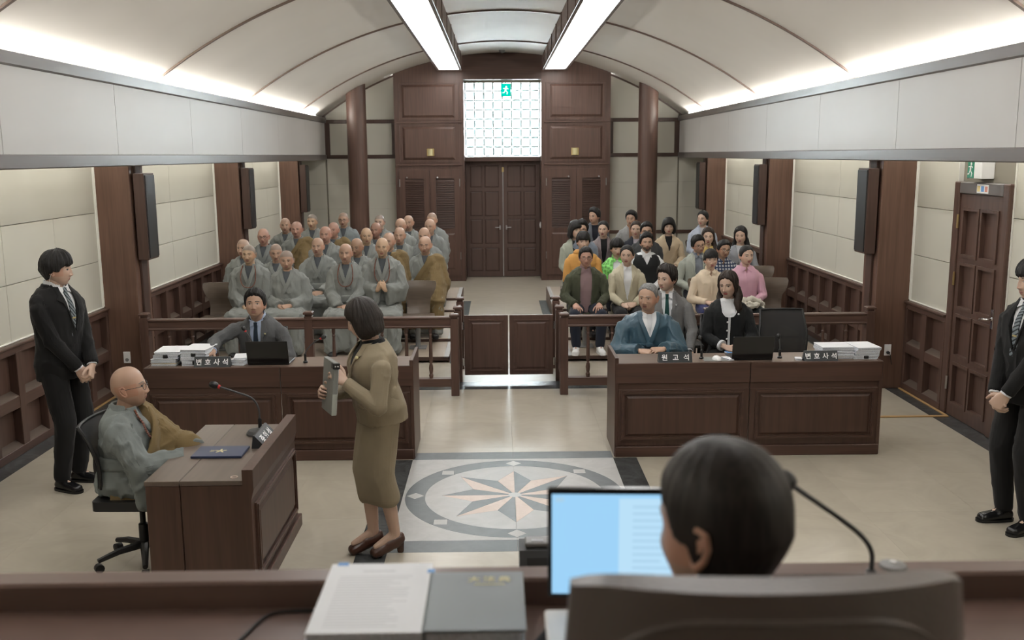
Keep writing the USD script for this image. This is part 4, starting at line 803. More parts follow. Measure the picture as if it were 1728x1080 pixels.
# ---- heads
def g2(x, z, x0, z0, sx, sz): return np.exp(-((x-x0)/sx)**2-((z-z0)/sz)**2)
def sm(t): t = np.clip(t, 0, 1); return t*t*(3-2*t)
def head_dirs(sub):
    d = np.array(trimesh.creation.icosphere(sub, 1.0).vertices)+[0, 0.55, -0.05]; return d/np.linalg.norm(d, axis=1, keepdims=True)
HEADF = {k: np.array(trimesh.creation.icosphere(k, 1.0).faces) for k in (3, 4, 5)}; HEADD = {k: head_dirs(k) for k in (3, 4, 5)}
def head_pts(d, jaw=1.0, wide=1.0, age=0.0, nose=1.0, eyes=1.0, detail=True):
    """Points of a head in its own frame: x right, y towards the face, z up, eyes at z = 0, about 0.24 tall."""
    t = sm(-d[:, 2]*1.25); fr = sm(d[:, 1]*1.6+0.1)
    ax, az = 0.0795*wide, np.where(d[:, 2] > 0, 0.121, 0.119)
    ay = np.where(d[:, 1] > 0, 0.090, 0.098)
    e = 2.0+0.6*t*fr+0.3*sm(d[:, 2]*1.4)
    r = 1/(np.abs(d[:, 0]/ax)**e+np.abs(d[:, 1]/ay)**e+np.abs(d[:, 2]/az)**e)**(1/e)
    p = d*r[:, None]; x, y, z = p[:, 0].copy(), p[:, 1].copy(), p[:, 2].copy()
    low = np.clip(-z/0.118, 0, 1)
    x *= 1-(0.29-0.12*(jaw-1)*3)*low**2.0
    y = np.where(y < 0, y*(1-0.50*low), y-0.004*low*fr)
    x *= 1-0.05*sm((z-0.03)/0.08)*fr
    if detail:
        f = (y > 0)*1.0
        h = np.interp(z, [-0.058, -0.050, -0.041, -0.02, 0.012, 0.03], [0, 0.010, 0.0205, 0.0135, 0.005, 0.0])*nose; w = np.interp(z, [-0.055, -0.04, -0.01, 0.02], [0.014, 0.0135, 0.009, 0.009])
        dy = h*np.exp(-(x/w)**2)
        for s in (-1, 1):
            dy += 0.0075*nose*g2(x, z, s*0.0145, -0.0425, 0.0075, 0.008)
            dy += 0.0045*g2(x, z, s*0.030, 0.020, 0.022, 0.008)-0.0075*g2(x, z, s*0.031, 0.001, 0.017, 0.0105)+0.0036*g2(x, z, s*0.032, -0.0005, 0.0125, 0.0065)
            dy += 0.0045*g2(x, z, s*0.048, -0.028, 0.018, 0.016)-0.0045*g2(x, z, s*0.047, -0.066, 0.016, 0.022)
            dy += -0.0025*age*g2(x, z, s*(0.026+0.16*np.clip(-z-0.045, 0, 1)), -0.058, 0.0045, 0.018)-0.002*age*g2(x, z, s*0.032, -0.016, 0.016, 0.004)
        dy += 0.0065*g2(x, z, 0, -0.069, 0.023, 0.0105)-0.0042*g2(x, z, 0, -0.0695, 0.024, 0.0026)-0.0035*g2(x, z, 0, -0.086, 0.018, 0.006)+0.007*g2(x, z, 0, -0.103, 0.017, 0.012)
        y = y+dy*f
    return np.c_[x, y, z]
def head_colors(q, skin, brow=(0.03, 0.025, 0.022), lip=(0.38, 0.17, 0.14), stub=0.0, beard=0.0, blush=0.0, eye_open=1.0, hair_shadow=None):
    x, y, z = q[:, 0], q[:, 1], q[:, 2]; f = y > 0.03
    c = np.tile(np.array(skin, float), (len(q), 1))
    def mix(m, col):
        m = np.clip(m, 0, 1)[:, None]; c[:] = c*(1-m)+np.array(col)*m
    inh = (np.abs(x) < 0.12)&(np.abs(y) < 0.14)&(z > -0.14)&(z < 0.16)
    red = np.array(skin)*[1.02, 0.80, 0.74]
    for s in (-1, 1):
        mix(0.3*g2(x, z, s*0.045, -0.03, 0.022, 0.02)*f*(0.6+blush), red); mix(0.7*((np.abs(x-s*0.082) < 0.02)&(np.abs(z+0.008) < 0.035)), red)
    mix(0.5*g2(x, z, 0, -0.042, 0.016, 0.012)*f, red)
    if stub:
        line = 0.062+0.0*x; cov = sm((z-np.interp(np.clip(y, -0.1, 0.09), [-0.1, -0.03, 0.02, 0.05, 0.08], [-0.075, -0.03, 0.015, 0.05, 0.06]))/0.012+0.5)*inh
        mix(cov*stub, (0.16, 0.15, 0.14))
    if beard:
        mk = sm((-0.052-z)/0.01)*sm((np.abs(x)-0.0)/0.001)*f*inh; mk = np.maximum(mk, sm((np.abs(x)-0.05)/0.01)*sm((-0.02-z)/0.02)*f*inh)
        mix(mk*beard, (0.035, 0.028, 0.024))
    mix(1.0*(g2(x, z, 0, -0.0645, 0.0225, 0.0062) > 0.42)*f, lip); mix(1.0*(g2(x, z, 0, -0.0745, 0.019, 0.007) > 0.42)*f, lip); mix(0.85*(g2(x, z, 0, -0.0695, 0.024, 0.0021) > 0.35)*f, np.array(lip)*0.35)
    for s in (-1, 1):
        ex = (x-s*0.032)*s
        eo = 0.0058*eye_open; top = eo*(1-np.clip(np.abs(ex)/0.0135, 0, 1)**2)
        mix(1.0*((np.abs(ex) < 0.0138)&(z < top+0.0020)&(z > -0.7*top-0.0004))*f, (0.05, 0.035, 0.03))
        mix(1.0*((np.abs(ex) < 0.0118)&(z < top)&(z > -0.7*top))*f, (0.46, 0.43, 0.40))
        mix(1.0*((ex**2+(z-0.0005)**2 < 0.0058**2)&(z < top+0.001)&(z > -0.75*top))*f, (0.012, 0.009, 0.008))
        zb = 0.0205+0.003*np.clip(1-np.abs(ex-0.001)/0.018, 0, 1)
        mix(0.9*((ex > -0.017)&(ex < 0.021)&(np.abs(z-zb) < 0.0036*(1-0.45*np.clip((ex)/0.02, 0, 1))))*f, brow)
    for s in (-1, 1): mix(0.8*(g2(x, z, s*0.0075, -0.0525, 0.004, 0.0025) > 0.4)*f, np.array(skin)*0.3)
    return c
def ear(s, wide=1.0):
    c = V3(s*0.0785*wide, -0.012, -0.008); ms = [hull((c+V3(-s*.004, .004, .012), .010), (c+V3(-s*.004, .006, -.02), .008), (c+V3(s*.004, -.012, .014), .006))]
    rim = [c+V3(s*.001, .008, .018), c+V3(s*.004, -.002, .030), c+V3(s*.008, -.018, .024), c+V3(s*.008, -.021, .006), c+V3(s*.005, -.012, -.014), c+V3(s*.001, .002, -.027), c+V3(s*-.001, .008, -.024)]
    return ms+chain(rim, [.0045, .005, .0052, .005, .005, .0065, .006])
def hair_mesh(style, sub=4, wide=1.0, vol=1.0, seed=0):
    d = HEADD[sub]; d = np.array(trimesh.creation.icosphere(sub, 1.0).vertices)
    base = head_pts(d, wide=wide, detail=False)
    phi = np.degrees(np.arctan2(np.abs(d[:, 0]), d[:, 1]))
    P = dict(short=([0, 30, 48, 62, 75, 90, 105, 125, 180], [.074, .068, .050, .014, -.022, -.008, -.03, -.06, -.08]),
             bangs=([0, 40, 55, 68, 88, 105, 125, 180], [.026, .024, .018, -.012, -.004, -.02, -.055, -.075]),
             thin=([0, 30, 55, 72, 90, 105, 125, 180], [.085, .08, .055, .01, -.005, -.015, -.05, -.07]),
             tied=([0, 20, 40, 58, 72, 90, 105, 125, 180], [.078, .072, .056, .025, -.012, -.010, -.04, -.075, -.085]),
             long=([0, 30, 50, 66, 85, 105, 125, 180], [.078, .066, .035, -.04, -.10, -.115, -.115, -.115]),
             bob=([0, 30, 50, 64, 80, 105, 125, 180], [.04, .03, .0, -.085, -.095, -.092, -.085, -.08]),
             nape=([0, 35, 58, 72, 88, 100, 125, 180], [.066, .06, .03, -.005, -.015, -.06, -.105, -.115]),
             crop=([0, 35, 60, 75, 90, 105, 125, 180], [.066, .062, .05, .012, .005, -.01, -.04, -.06]))[style]
    zl = np.interp(phi, *P)+0.012*(meshkit.fbm(np.c_[d[:, 0]*9+seed, d[:, 1]*9, d[:, 2]*0], 2, seed)-.5)
    cov = sm((base[:, 2]-zl)/0.016+0.5)
    th = dict(short=.020, bangs=.020, thin=.010, tied=.013, long=.022, bob=.034, crop=.010, nape=.022)[style]*vol
    nz = meshkit.fbm(np.c_[phi*0.09, d[:, 2]*2.2+seed, d[:, 0]*2], 3, seed)-0.5
    st = meshkit.fbm(np.c_[np.degrees(np.arctan2(d[:, 0], d[:, 1]))*0.16, d[:, 2]*1.3+seed, d[:, 2]*0], 2, seed+9)-.5
    th = th*(1+(0.6*nz+0.7*st)*(style not in ('tied', 'bob', 'nape'))+0.25*st*(style in ('bob', 'nape')))*(0.75+0.35*sm(d[:, 2]))
    if style in ('short', 'thin', 'crop', 'tied', 'long'): th = th*(0.45+0.55*sm((base[:, 2]-zl)/0.05))
    if style in ('bangs', 'short'): th = th+(0.006 if style == 'bangs' else 0.012)*vol*g2(phi, d[:, 2]*60, 10, 48, 45, 20)
    n = base/np.linalg.norm(base, axis=1, keepdims=True)
    if style == 'bob': th = th+0.011*sm((phi-50)/25)*sm((0.06-base[:, 2])/0.06)
    p = base+n*((th*cov)-0.014*(1-cov))[:, None]
    if style in ('bob', 'long'):
        k = sm((-p[:, 2]-0.0)/0.1)*cov; p[:, 1] -= np.where(p[:, 1] < 0, 0.035*k, 0.0); p[:, 0] *= 1+0.22*k
    return trimesh.Trimesh(p, HEADF[sub] if sub in HEADF else trimesh.creation.icosphere(sub).faces, process=False)

# ---- hands: wrist at the origin, fingers along +x, back of the hand +z, thumb towards +y (mirror for the other hand)
def hand_parts(curl=30, spread=6, s=1.0, thumb=25, mirror=False, tip=0.8):
    ms = [hull((V3(0, .018, 0), .017), (V3(0, -.018, 0), .016), (V3(.045, .030, 0), .013), (V3(.085, .033, 0), .0115), (V3(.088, .0, .003), .0125), (V3(.075, -.034, 0), .010), (V3(.03, -.028, -.004), .014))]
    for i, (y, L, r) in enumerate(((.031, .072, .0088), (.010, .080, .009), (-.012, .074, .0086), (-.032, .058, .0076))):
        a, p = 0.0, V3(.085-(0.004 if i == 0 else 0.002*i*i), y, 0); az = math.radians((1.2-i)*spread); pts = [p]
        for k, (fr, cu) in enumerate(((.46, curl), (.30, curl*1.15), (.24, curl*tip))):
            a += math.radians(cu); p = p+L*fr*V3(math.cos(a)*math.cos(az), math.cos(a)*math.sin(az), -math.sin(a)); pts.append(p)
        ms += chain(pts, [r*1.08, r, r*.92, r*.8])
    a = math.radians(thumb); p0 = V3(.018, .026, -.006); p1 = p0+.040*V3(math.cos(a+.35), math.sin(a+.35), -.35); p2 = p1+.030*V3(math.cos(a), math.sin(a), -.3); p3 = p2+.024*V3(math.cos(a-.25), math.sin(a-.25), -.25)
    ms += chain([p0, p1, p2, p3], [.014, .0115, .0098, .008])
    m = union(ms)
    if mirror: m = m.mirror([0, 1, 0])
    return m.scale([s, s, s])
_HC = {}
def hand(wrist, fdir, back, curl=30, spread=6, thumb=25, mirror=False, s=None):
    key = (curl, spread, thumb, mirror)
    if key not in _HC: _HC[key] = hand_parts(curl, spread, 1.0, thumb, mirror)
    x = unit(fdir); z = unit(np.asarray(back)-x*(np.asarray(back)@x)); y = np.cross(z, x); k = s or S
    return _HC[key].transform(np.c_[np.column_stack([x, y, z])*k, np.asarray(wrist)])

# ---- skeleton
def ik(a, b, l1, l2, hint):
    d = b-a; L = np.linalg.norm(d)
    if L > (l1+l2)*0.999: b = a+d/L*(l1+l2)*0.999; d = b-a; L = np.linalg.norm(d)
    L = max(L, abs(l1-l2)+0.02); u = unit(d); h = unit(np.asarray(hint)-u*(np.asarray(hint)@u))
    x = (l1*l1-l2*l2+L*L)/(2*L); return a+u*x+h*math.sqrt(max(l1*l1-x*x, 0)), b
class Fig:
    """Joints of one figure in its own frame: +y ahead, +x its right hand, z up, origin on the floor under the hips."""
    def __init__(q, seat=None, lean=0, side=0, twist=0, head=(0, 0, 0), top=None, size=1.0, female=False, girth=1.0, knees=0.13, feet=(0.10, 0.44), hands=None, elbows=None, hip_y=0.0, stand_feet=None, shoulder=1.0, neck=1.0, hs=None):
        k = S*size; q.k = k; q.hs = hs or HS; q.female = female; q.girth = girth; q.seat = seat
        hz = seat+0.095*k if seat is not None else (0.135 if female else 0.085)+0.846*k
        q.hip = V3(0, hip_y, hz); R = rot('z', twist)@rot('x', -lean)@rot('y', side); q.R = R; q.up = R@V3(0, 0, 1); q.fw = R@V3(0, 1, 0); q.rt = R@V3(1, 0, 0)
        Rh = rot('z', twist+head[0])@rot('x', head[1])@rot('y', head[2]); q.Rh = Rh
        nk = 0.139*k*neck; Lt = 0.47*k*(0.97 if female else 1)
        def lay(Lt):
            q.Lt = Lt; q.sc = q.hip+q.up*Lt; q.nb = q.sc+q.up*0.045*k; q.hc = q.sc+q.up*nk+(q.fw*0.022+Rh@V3(0, 0.008, 0.015))*k
        lay(Lt)
        if top is not None:
            for _ in range(4): Lt += (top-(q.hc[2]+0.121*k*q.hs))/max(q.up[2], .5); lay(Lt)
        sw = 0.172*k*shoulder*(0.90 if female else 1.0); q.sw = sw
        q.sh = {s: q.hip+q.up*(q.Lt-0.068*k)+q.rt*s*sw for s in (-1, 1)}
        q.el, q.wr, q.hspec = {}, {}, {}
        for s in (-1, 1):
            h = (hands or {}).get(s) or dict(at=(s*0.13, 0.28, hz+0.09*k))
            w = np.array(h['at'], float); q.hspec[s] = h
            hint = np.array(h.get('elbow', (s*0.75, -0.5, -0.6)))
            q.el[s], q.wr[s] = ik(q.sh[s], w, 0.285*k, 0.255*k, hint)
        q.hj = {s: q.hip+V3(s*0.09*k, 0, -0.01) for s in (-1, 1)}
        q.kn, q.an = {}, {}
        for s in (-1, 1):
            if seat is not None:
                q.kn[s] = V3(s*knees, hip_y+0.425*k, seat+0.055*k); q.an[s] = V3(s*feet[0], hip_y+feet[1]*k, 0.085)
                if q.kn[s][2]-0.085 > 0.42*k: q.kn[s][2] = 0.42*k+0.085
            else:
                fp = (stand_feet or {}).get(s, (s*0.10, 0.0)); q.an[s] = V3(fp[0], fp[1], 0.085 if not female else 0.135); q.kn[s], q.an[s] = ik(q.hj[s], q.an[s], 0.43*k, 0.42*k, (0, 1, 0))
        g = girth
        q.prof = np.array([(-.20, .150*g, .115*g, -.005), (-.05, .172*g, .122*g, 0), (.12, .158*g, .118*g, .008*g), (.32, .146*g, .112*g, .012*g), (.52, .152*g, .112*g, .012), (.72, .166, .112, .010), (.84, .170, .103, .003), (.92, .150, .090, -.004), (.985, .106, .074, -.010), (1.06, .068, .062, -.010), (1.16, .058, .056, -.004)])
        if female: q.prof[:, 1] *= [1.0, 1.0, .93, .88, .88, .9, .9, .9, .9, .86, .84]; q.prof[:, 2] *= [1, 1, .92, .88, .95, 1.06, 1, .95, .93, .88, .86]
        q.prof[:, 1:] *= k
        if shoulder != 1: q.prof[4:9, 1] *= shoulder
    def P(q, x, y, z): return q.hip+q.rt*x+q.fw*y+q.up*z
    def ab(q, t, ex=0.0):
        p = q.prof; return np.interp(t, p[:, 0], p[:, 1])+ex, np.interp(t, p[:, 0], p[:, 2])+ex, np.interp(t, p[:, 0], p[:, 3])
    def torso(q, ex=0.0, t0=-0.2, t1=1.05, n=26, m=18, flare=0.0):
        ts = np.linspace(t0, t1, m); an = np.arange(n)*2*np.pi/n; v = []
        for t in ts:
            a, b, c = q.ab(t, ex+flare*max(0, (0.35-t))); cs, sn = np.cos(an), np.sin(an); e = 2/2.35
            x = a*np.sign(cs)*np.abs(cs)**e; y = c+b*np.sign(sn)*np.abs(sn)**e
            v += [q.P(xx, yy, t*q.Lt) for xx, yy in zip(x, y)]
        f = []
        for i in range(m-1):
            for j in range(n):
                k = (j+1) % n; f += [[i*n+j, i*n+k, (i+1)*n+k], [i*n+j, (i+1)*n+k, (i+1)*n+j]]
        v += [np.mean(v[:n], 0), np.mean(v[-n:], 0)]; b, e_ = len(v)-2, len(v)-1; o = (m-1)*n
        for j in range(n):
            k = (j+1) % n; f += [[b, k, j], [e_, o+j, o+k]]
        return MF(manifold3d.Mesh(np.array(v, np.float32), np.array(f, np.uint32)))
    def front(q, x, t, ex=0.0, side=1):
        a, b, c = q.ab(t, ex); r = np.clip(np.abs(x)/a, 0, 0.999); return q.P(x, c+side*b*(1-r**2.35)**(1/2.35), t*q.Lt)
    def strip(q, inner, outer, ex, th=0.006, n=9, m=4):
        """A thin panel lying on the chest between two lines of (x, t)."""
        I, O = np.array(inner, float), np.array(outer, float); s = np.linspace(0, 1, n)
        def along(L): d = np.r_[0, np.cumsum(np.linalg.norm(np.diff(L, axis=0), axis=1))]; d /= d[-1]; return np.c_[np.interp(s, d, L[:, 0]), np.interp(s, d, L[:, 1])]
        I, O = along(I), along(O); v = []
        for lay in (ex+th, ex-0.004):
            for i in range(n):
                for j in range(m):
                    w = j/(m-1); x, t = I[i]*(1-w)+O[i]*w; v.append(q.front(x, t, lay))
        f = []; N = n*m
        for i in range(n-1):
            for j in range(m-1):
                a, b, c, d = i*m+j, i*m+j+1, (i+1)*m+j+1, (i+1)*m+j; f += [[a, b, c], [a, c, d], [N+a, N+c, N+b], [N+a, N+d, N+c]]
        ring = list(range(m))+[i*m+m-1 for i in range(1, n)]+[(n-1)*m+j for j in range(m-2, -1, -1)]+[i*m for i in range(n-2, 0, -1)]
        for a, b in zip(ring, ring[1:]+ring[:1]): f += [[a, N+a, b], [b, N+a, N+b]]
        t_ = trimesh.Trimesh(np.array(v), np.array(f), process=False)
        if t_.volume < 0: t_ = trimesh.Trimesh(t_.vertices, t_.faces[:, ::-1], process=False)
        return t_
    def arm(q, s, r, upto=1.0, cut=True, rs=None):
        rs = rs or (r[0], r[1], r[2]); w = q.el[s]+(q.wr[s]-q.el[s])*upto
        ms = [hull((q.sh[s]-q.rt*s*0.035*q.k-q.up*.012, rs[0]*1.02), (q.sh[s]+(q.el[s]-q.sh[s])*0.35, rs[0]), k=2), hull((q.sh[s]+(q.el[s]-q.sh[s])*0.2, rs[0]), (q.el[s], rs[1]), k=2)]
        fo = hull((q.el[s], rs[1]), (w, rs[2]), k=2)
        if cut: n = unit(q.el[s]-w); fo = fo.trim_by_plane(list(n), float(n@w))
        return ms+[fo]
    def legs(q, r=(.085, .062, .045), stop=1.0):
        ms = []
        for s in (-1, 1):
            a = q.kn[s]+(q.an[s]-q.kn[s])*stop
            ms += [hull((q.hj[s], r[0]*q.k), (q.kn[s], r[1]*q.k), k=2), hull((q.kn[s], r[1]*q.k), (a, r[2]*q.k), k=2)]
        ms.append(hull((q.hj[-1], r[0]*q.k*1.05), (q.hj[1], r[0]*q.k*1.05), (q.hip+V3(0, -.03, .03), .09*q.k), k=2)); return ms
def body(q, T, spec, skin, sub=4, L=0.02, bare_legs=False, **kw):
    """The whole figure's skin as one continuous mesh, with its colours."""
    k = q.k; ms = [q.torso(-0.02, -0.15, 1.0, 14, 10)]
    ms += [hull((q.nb-q.up*.05, .056*k), (q.hc+q.Rh@V3(0, -.016, -.055)*k, .056*k*(0.86 if q.female else 1)), k=2)]
    for s in (-1, 1):
        ms += chain([q.sh[s]-q.rt*s*.03*k, q.el[s], q.wr[s]], [.042*k, .036*k, .026*k]); h = q.hspec[s]
        if h.get('hide'): ms.append(hull((q.wr[s], .025*k), (q.wr[s]+unit(q.wr[s]-q.el[s])*.06, .025*k)))
        else:
            fd = np.array(h.get('dir', unit(q.wr[s]-q.el[s]))); ms.append(hand(q.wr[s]+unit(fd)*0.004, fd, h.get('back', (0, 0, 1)), h.get('curl', 32), h.get('spread', 5), h.get('thumb', 25), s < 0, k*(0.93 if q.female else 1.0)))
    rr = (.075, .05, .035) if not bare_legs else (.08, .052, .036)
    for s in (-1, 1):
        if bare_legs:
            ca = q.kn[s]+(q.an[s]-q.kn[s])*0.3+V3(0, -.018, 0); ms += [hull((q.hj[s], .078*k), (q.kn[s], .05*k), k=2), hull((q.kn[s], .048*k), (ca, .052*k), k=2), hull((ca, .052*k), (q.an[s], .033*k), k=2)]
        else: ms += chain([q.hj[s], q.kn[s], q.an[s]], [.06*k, .045*k, .03*k])
        fd = unit(V3(*spec.get('foot', {}).get(s, (s*.15, 1, 0)))); ms.append(hull((q.an[s], .03*k), (q.an[s]+fd*.02+V3(0, 0, -.05), .026*k), (q.an[s]+fd*.13*k+V3(0, 0, -.062), .018*k)))
    m = smooth(weld(tm(union(ms).refine_to_length(L*1.6))), 2)
    wide = kw.get('wide', 1.0)
    hp = head_pts(HEADD[sub], kw.get('jaw', 1.0), wide, kw.get('age', 0.0), kw.get('nose', 1.0)); hm = trimesh.Trimesh(hp*(k*q.hs)@q.Rh.T+q.hc, HEADF[sub], process=False)
    R4 = np.c_[q.Rh*k*q.hs, q.hc]
    u = union([to_man(m), to_man(hm)]+[e.transform(R4) for s in (-1, 1) for e in [union(ear(s, wide))]])
    m = tm(u); ql = (np.asarray(m.vertices)-q.hc)@q.Rh/(k*q.hs)
    c = head_colors(ql, skin, **{a: kw[a] for a in ('brow', 'lip', 'stub', 'beard', 'blush', 'eye_open') if a in kw})
    return obj('body', m, 'skin', T, col=c)
M('skin', {'a': ('attribute', {'attribute': 'Col'}), 'p': ('principled_bsdf', {'roughness': 0.42, 'specular_ior_level': 0.42, 'subsurface_weight': 0.0})}, [('a.color', 'p.base_color')], 'p.BSDF')
def hairmat(name, col, rough=0.52):
    return M(name, {'t': ('texture_coordinate', {}), 'm': ('mapping', {'scale': (120, 120, 6)}), 'g': ('geometry', {}), 'n': ('noise_texture', {'scale': 1.0, 'detail': 2.0}), 'r': ('rgb_ramp', {'ramp': [(0.3, tuple(c*.6 for c in col)), (0.7, tuple(c*1.5 for c in col))]}), 'b': ('bump', {'strength': 0.35, 'distance': 0.003}), 'p': ('principled_bsdf', {'roughness': rough, 'specular_ior_level': 0.28})},
             [('g.position', 'm.vector'), ('m.vector', 'n.vector'), ('n.fac', 'r.fac'), ('r.color', 'p.base_color'), ('n.fac', 'b.height'), ('b.normal', 'p.normal')], 'p.BSDF')
hairmat('hair_black', (0.012, 0.011, 0.011)); hairmat('hair_brown', (0.026, 0.017, 0.013)); hairmat('hair_grey', (0.17, 0.17, 0.17)); hairmat('hair_dark_brown', (0.017, 0.013, 0.011))
FAB = {}
def fab(col, kind='plain'):
    """Cloth of a colour (made once)."""
    key = (tuple(col), kind)
    if key in FAB: return FAB[key]
    nm = 'cloth_%d' % len(FAB); FAB[key] = nm
    if kind == 'plain': plain(nm, col, 0.85, 0.2, var=0.07, scale=9, bump=0.12, bscale=220, sheen=0.08)
    elif kind == 'silk': plain(nm, col, 0.42, 0.5, var=0.12, scale=7, bump=0.05, bscale=60, sheen=0.1)
    elif kind == 'leaf': M(nm, {'g': ('geometry', {}), 'v': ('voronoi_texture', {'scale': 26.0}), 'r': ('rgb_ramp', {'ramp': [(0.1, tuple(c*.55 for c in col)), (0.45, col), (0.75, tuple(min(1, c*1.5+.06) for c in col))]}), 'p': ('principled_bsdf', {'roughness': 0.8})}, [('g.position', 'v.vector'), ('v.distance', 'r.fac'), ('r.color', 'p.base_color')], 'p.BSDF')
    else:
        sc = {'check': 75.0, 'plaid': 24.0, 'stripe': 60.0}[kind]; d2 = {'check': tuple(c*.86 for c in col), 'plaid': (0.42, 0.43, 0.46), 'stripe': (0.17, 0.20, 0.22)}[kind]
        n = {'g': ('geometry', {}), 'w1': ('wave_texture', {'wave_type': 'bands', 'bands_direction': 'x', 'scale': sc*.314}), 'w2': ('wave_texture', {'wave_type': 'bands', 'bands_direction': 'z', 'scale': sc*.314}), 'mx': ('math', {'math_type': 'multiply'}), 'r': ('rgb_ramp', {'ramp': [(0.12, col), (0.5, d2)]}), 'p': ('principled_bsdf', {'roughness': 0.85})}
        if kind == 'stripe': n['w1'][1]['bands_direction'] = 'diagonal'
        l = [('g.position', 'w1.vector'), ('g.position', 'w2.vector'), ('w1.fac', 'mx.value1'), ('w2.fac', 'mx.value2')]+([('mx.value', 'r.fac')] if kind != 'stripe' else [('w1.fac', 'r.fac')])+[('r.color', 'p.base_color')]
        M(nm, n, l, 'p.BSDF')
    return nm

# ---- garments
def shoes(q, T, spec, mat, heel=0.0):
    for s in (-1, 1):
        fd = unit(V3(*spec.get('foot', {}).get(s, (s*.15, 1, 0)))); sd = V3(fd[1], -fd[0], 0); a = V3(q.an[s][0], q.an[s][1], 0); k = q.k
        up = hull((a+V3(0, 0, .075), .040*k), (a-fd*.03+V3(0, 0, .045+heel), .036*k), (a+fd*.05*k+V3(0, 0, .04+heel*.6), .040*k), k=2)+hull((a+fd*.04*k+V3(0, 0, .04+heel*.5), .040*k), (a+fd*.135*k+sd*.012+V3(0, 0, .030), .030*k), (a+fd*.135*k-sd*.012+V3(0, 0, .030), .030*k), k=2)
        sh = obj('shoe', cloth([up.trim_by_plane([0, 0, 1], 0.008)], 0.016, 2), mat, T)
        if heel: obj('heel', hull((a-fd*.035+V3(0, 0, .012), .022), (a-fd*.035+V3(0, 0, .06+heel), .028)).trim_by_plane([0, 0, 1], 0.001), mat, sh)
        else:
            so = MF.hull_points(np.vstack([np.array([[math.cos(t)*r, math.sin(t)*r, z] for t in np.arange(0, 6.28, .5) for z in (0.001, 0.02)])+c for c, r in ((a-fd*.03, .040*k), (a+fd*.06*k, .044*k), (a+fd*.14*k, .040*k))]))
            obj('sole', so, spec.get('sole', mat), sh)
def hair(q, T, style, mat='hair_black', wide=1.0, vol=1.0, sub=4, seed=0, extra=None):
    m = hair_mesh(style, sub, wide, vol, seed); ms = [to_man(m)]
    if extra == 'long':
        for s in (-1, 1): ms += chain([V3(s*.07, -.035, -.06), V3(s*.092, -.03, -.13), V3(s*.098, -.0, -.20), V3(s*.085, .02, -.27)], [.040, .038, .036, .020])
        ms.append(hull((V3(.05, -.08, -.05), .04), (V3(-.05, -.08, -.05), .04), (V3(.06, -.085, -.22), .03), (V3(-.06, -.085, -.22), .03)))
    elif extra == 'wavy':
        for s in (-1, 1): ms += chain([V3(s*.072, -.025, -.05), V3(s*.094, -.015, -.11), V3(s*.088, .02, -.165), V3(s*.104, .025, -.215), V3(s*.086, .045, -.25)], [.042, .040, .036, .034, .016])
        ms.append(hull((V3(.05, -.08, -.05), .04), (V3(-.05, -.08, -.05), .04), (V3(.06, -.08, -.19), .03), (V3(-.06, -.08, -.19), .03)))
    elif extra == 'bun': ms.append(hull((V3(0, -.115, -.02), .032), (V3(0, -.13, -.045), .028)))
    elif extra == 'low': ms += [hull((V3(0, -.105, -.04), .05), (V3(0, -.10, -.10), .045)), hull((V3(0, -.10, -.10), .04), (V3(0, -.095, -.17), .03))]
    u = union(ms) if len(ms) > 1 else ms[0]
    mm = smooth(weld(tm(u.refine_to_length(0.02))), 3) if len(ms) > 1 else m
    obj('hair', trimesh.Trimesh(np.asarray(mm.vertices)*(q.k*q.hs)@q.Rh.T+q.hc, mm.faces, process=False), mat, T, smooth=True)
def glasses(q, T, mat='black_gloss', r=0.021, th=0.0016, half=False):
    def H(p): return np.asarray(p)*(q.k*q.hs)@q.Rh.T+q.hc
    ms = []
    for s in (-1, 1):
        a = np.linspace(0, 2*np.pi, 19); pts = np.c_[s*.0325+r*1.12*np.cos(a), .0965-0.012*np.abs(np.cos(a)*s+1)*.3-0*a, -.004+r*.86*np.sin(a)]
        ms.append(tube(H(pts), th, 5)); ms.append(tube(H([(s*.056, .092, .002), (s*.074, .07, .004), (s*.083, .0, .004), (s*.083, -.018, -.004)]), th, 5))
    ms.append(tube(H([(-.011, .1, .002), (0, .104, .004), (.011, .1, .002)]), th, 5))
    obj('eyeglasses', cat(ms), mat, T, smooth=True)
def collar(q, T, mat, ex=0.012, t0=0.99, open_=0.02, pts=0.075):
    """Standing shirt collar with two points."""
    k = q.k; n = 22; v = []
    for lay in (0, 1):
        for z, rr in ((-.016, .064), (.020, .060)):
            for i in range(n):
                a = math.radians(90)+math.radians(14)+(2*math.pi-math.radians(28))*i/(n-1); r = (rr*(0.88 if q.female else 1)+(0.005 if lay else 0))*k
                v.append(q.nb+q.rt*math.cos(a)*r+q.fw*(math.sin(a)*r-.004)+q.up*(z*k+(-.016*k*max(0, math.sin(a)))))
    f = []
    for i in range(n-1):
        a, b = i, n+i; c, d = 2*n+i, 3*n+i
        f += [[a, b+1, a+1], [a, b, b+1], [c, c+1, d+1], [c, d+1, d], [b, d, d+1], [b, d+1, b+1], [a, a+1, c+1], [a, c+1, c]]
    for i in (0, n-1): f += [[i, 2*n+i, 3*n+i], [i, 3*n+i, n+i]]
    ms = [trimesh.Trimesh(np.array(v), np.array(f), process=False)]
    for s in (-1, 1): ms.append(q.strip([(s*.008*k, 1.035), (s*.014*k, .99)], [(s*.062*k, 1.06), (s*.060*k, .94)] if pts > .05 else [(s*.05*k, 1.05), (s*.045*k, .985)], ex+0.012, 0.005, 5, 4))
    obj('collar', cat(ms), mat, T, smooth=False)
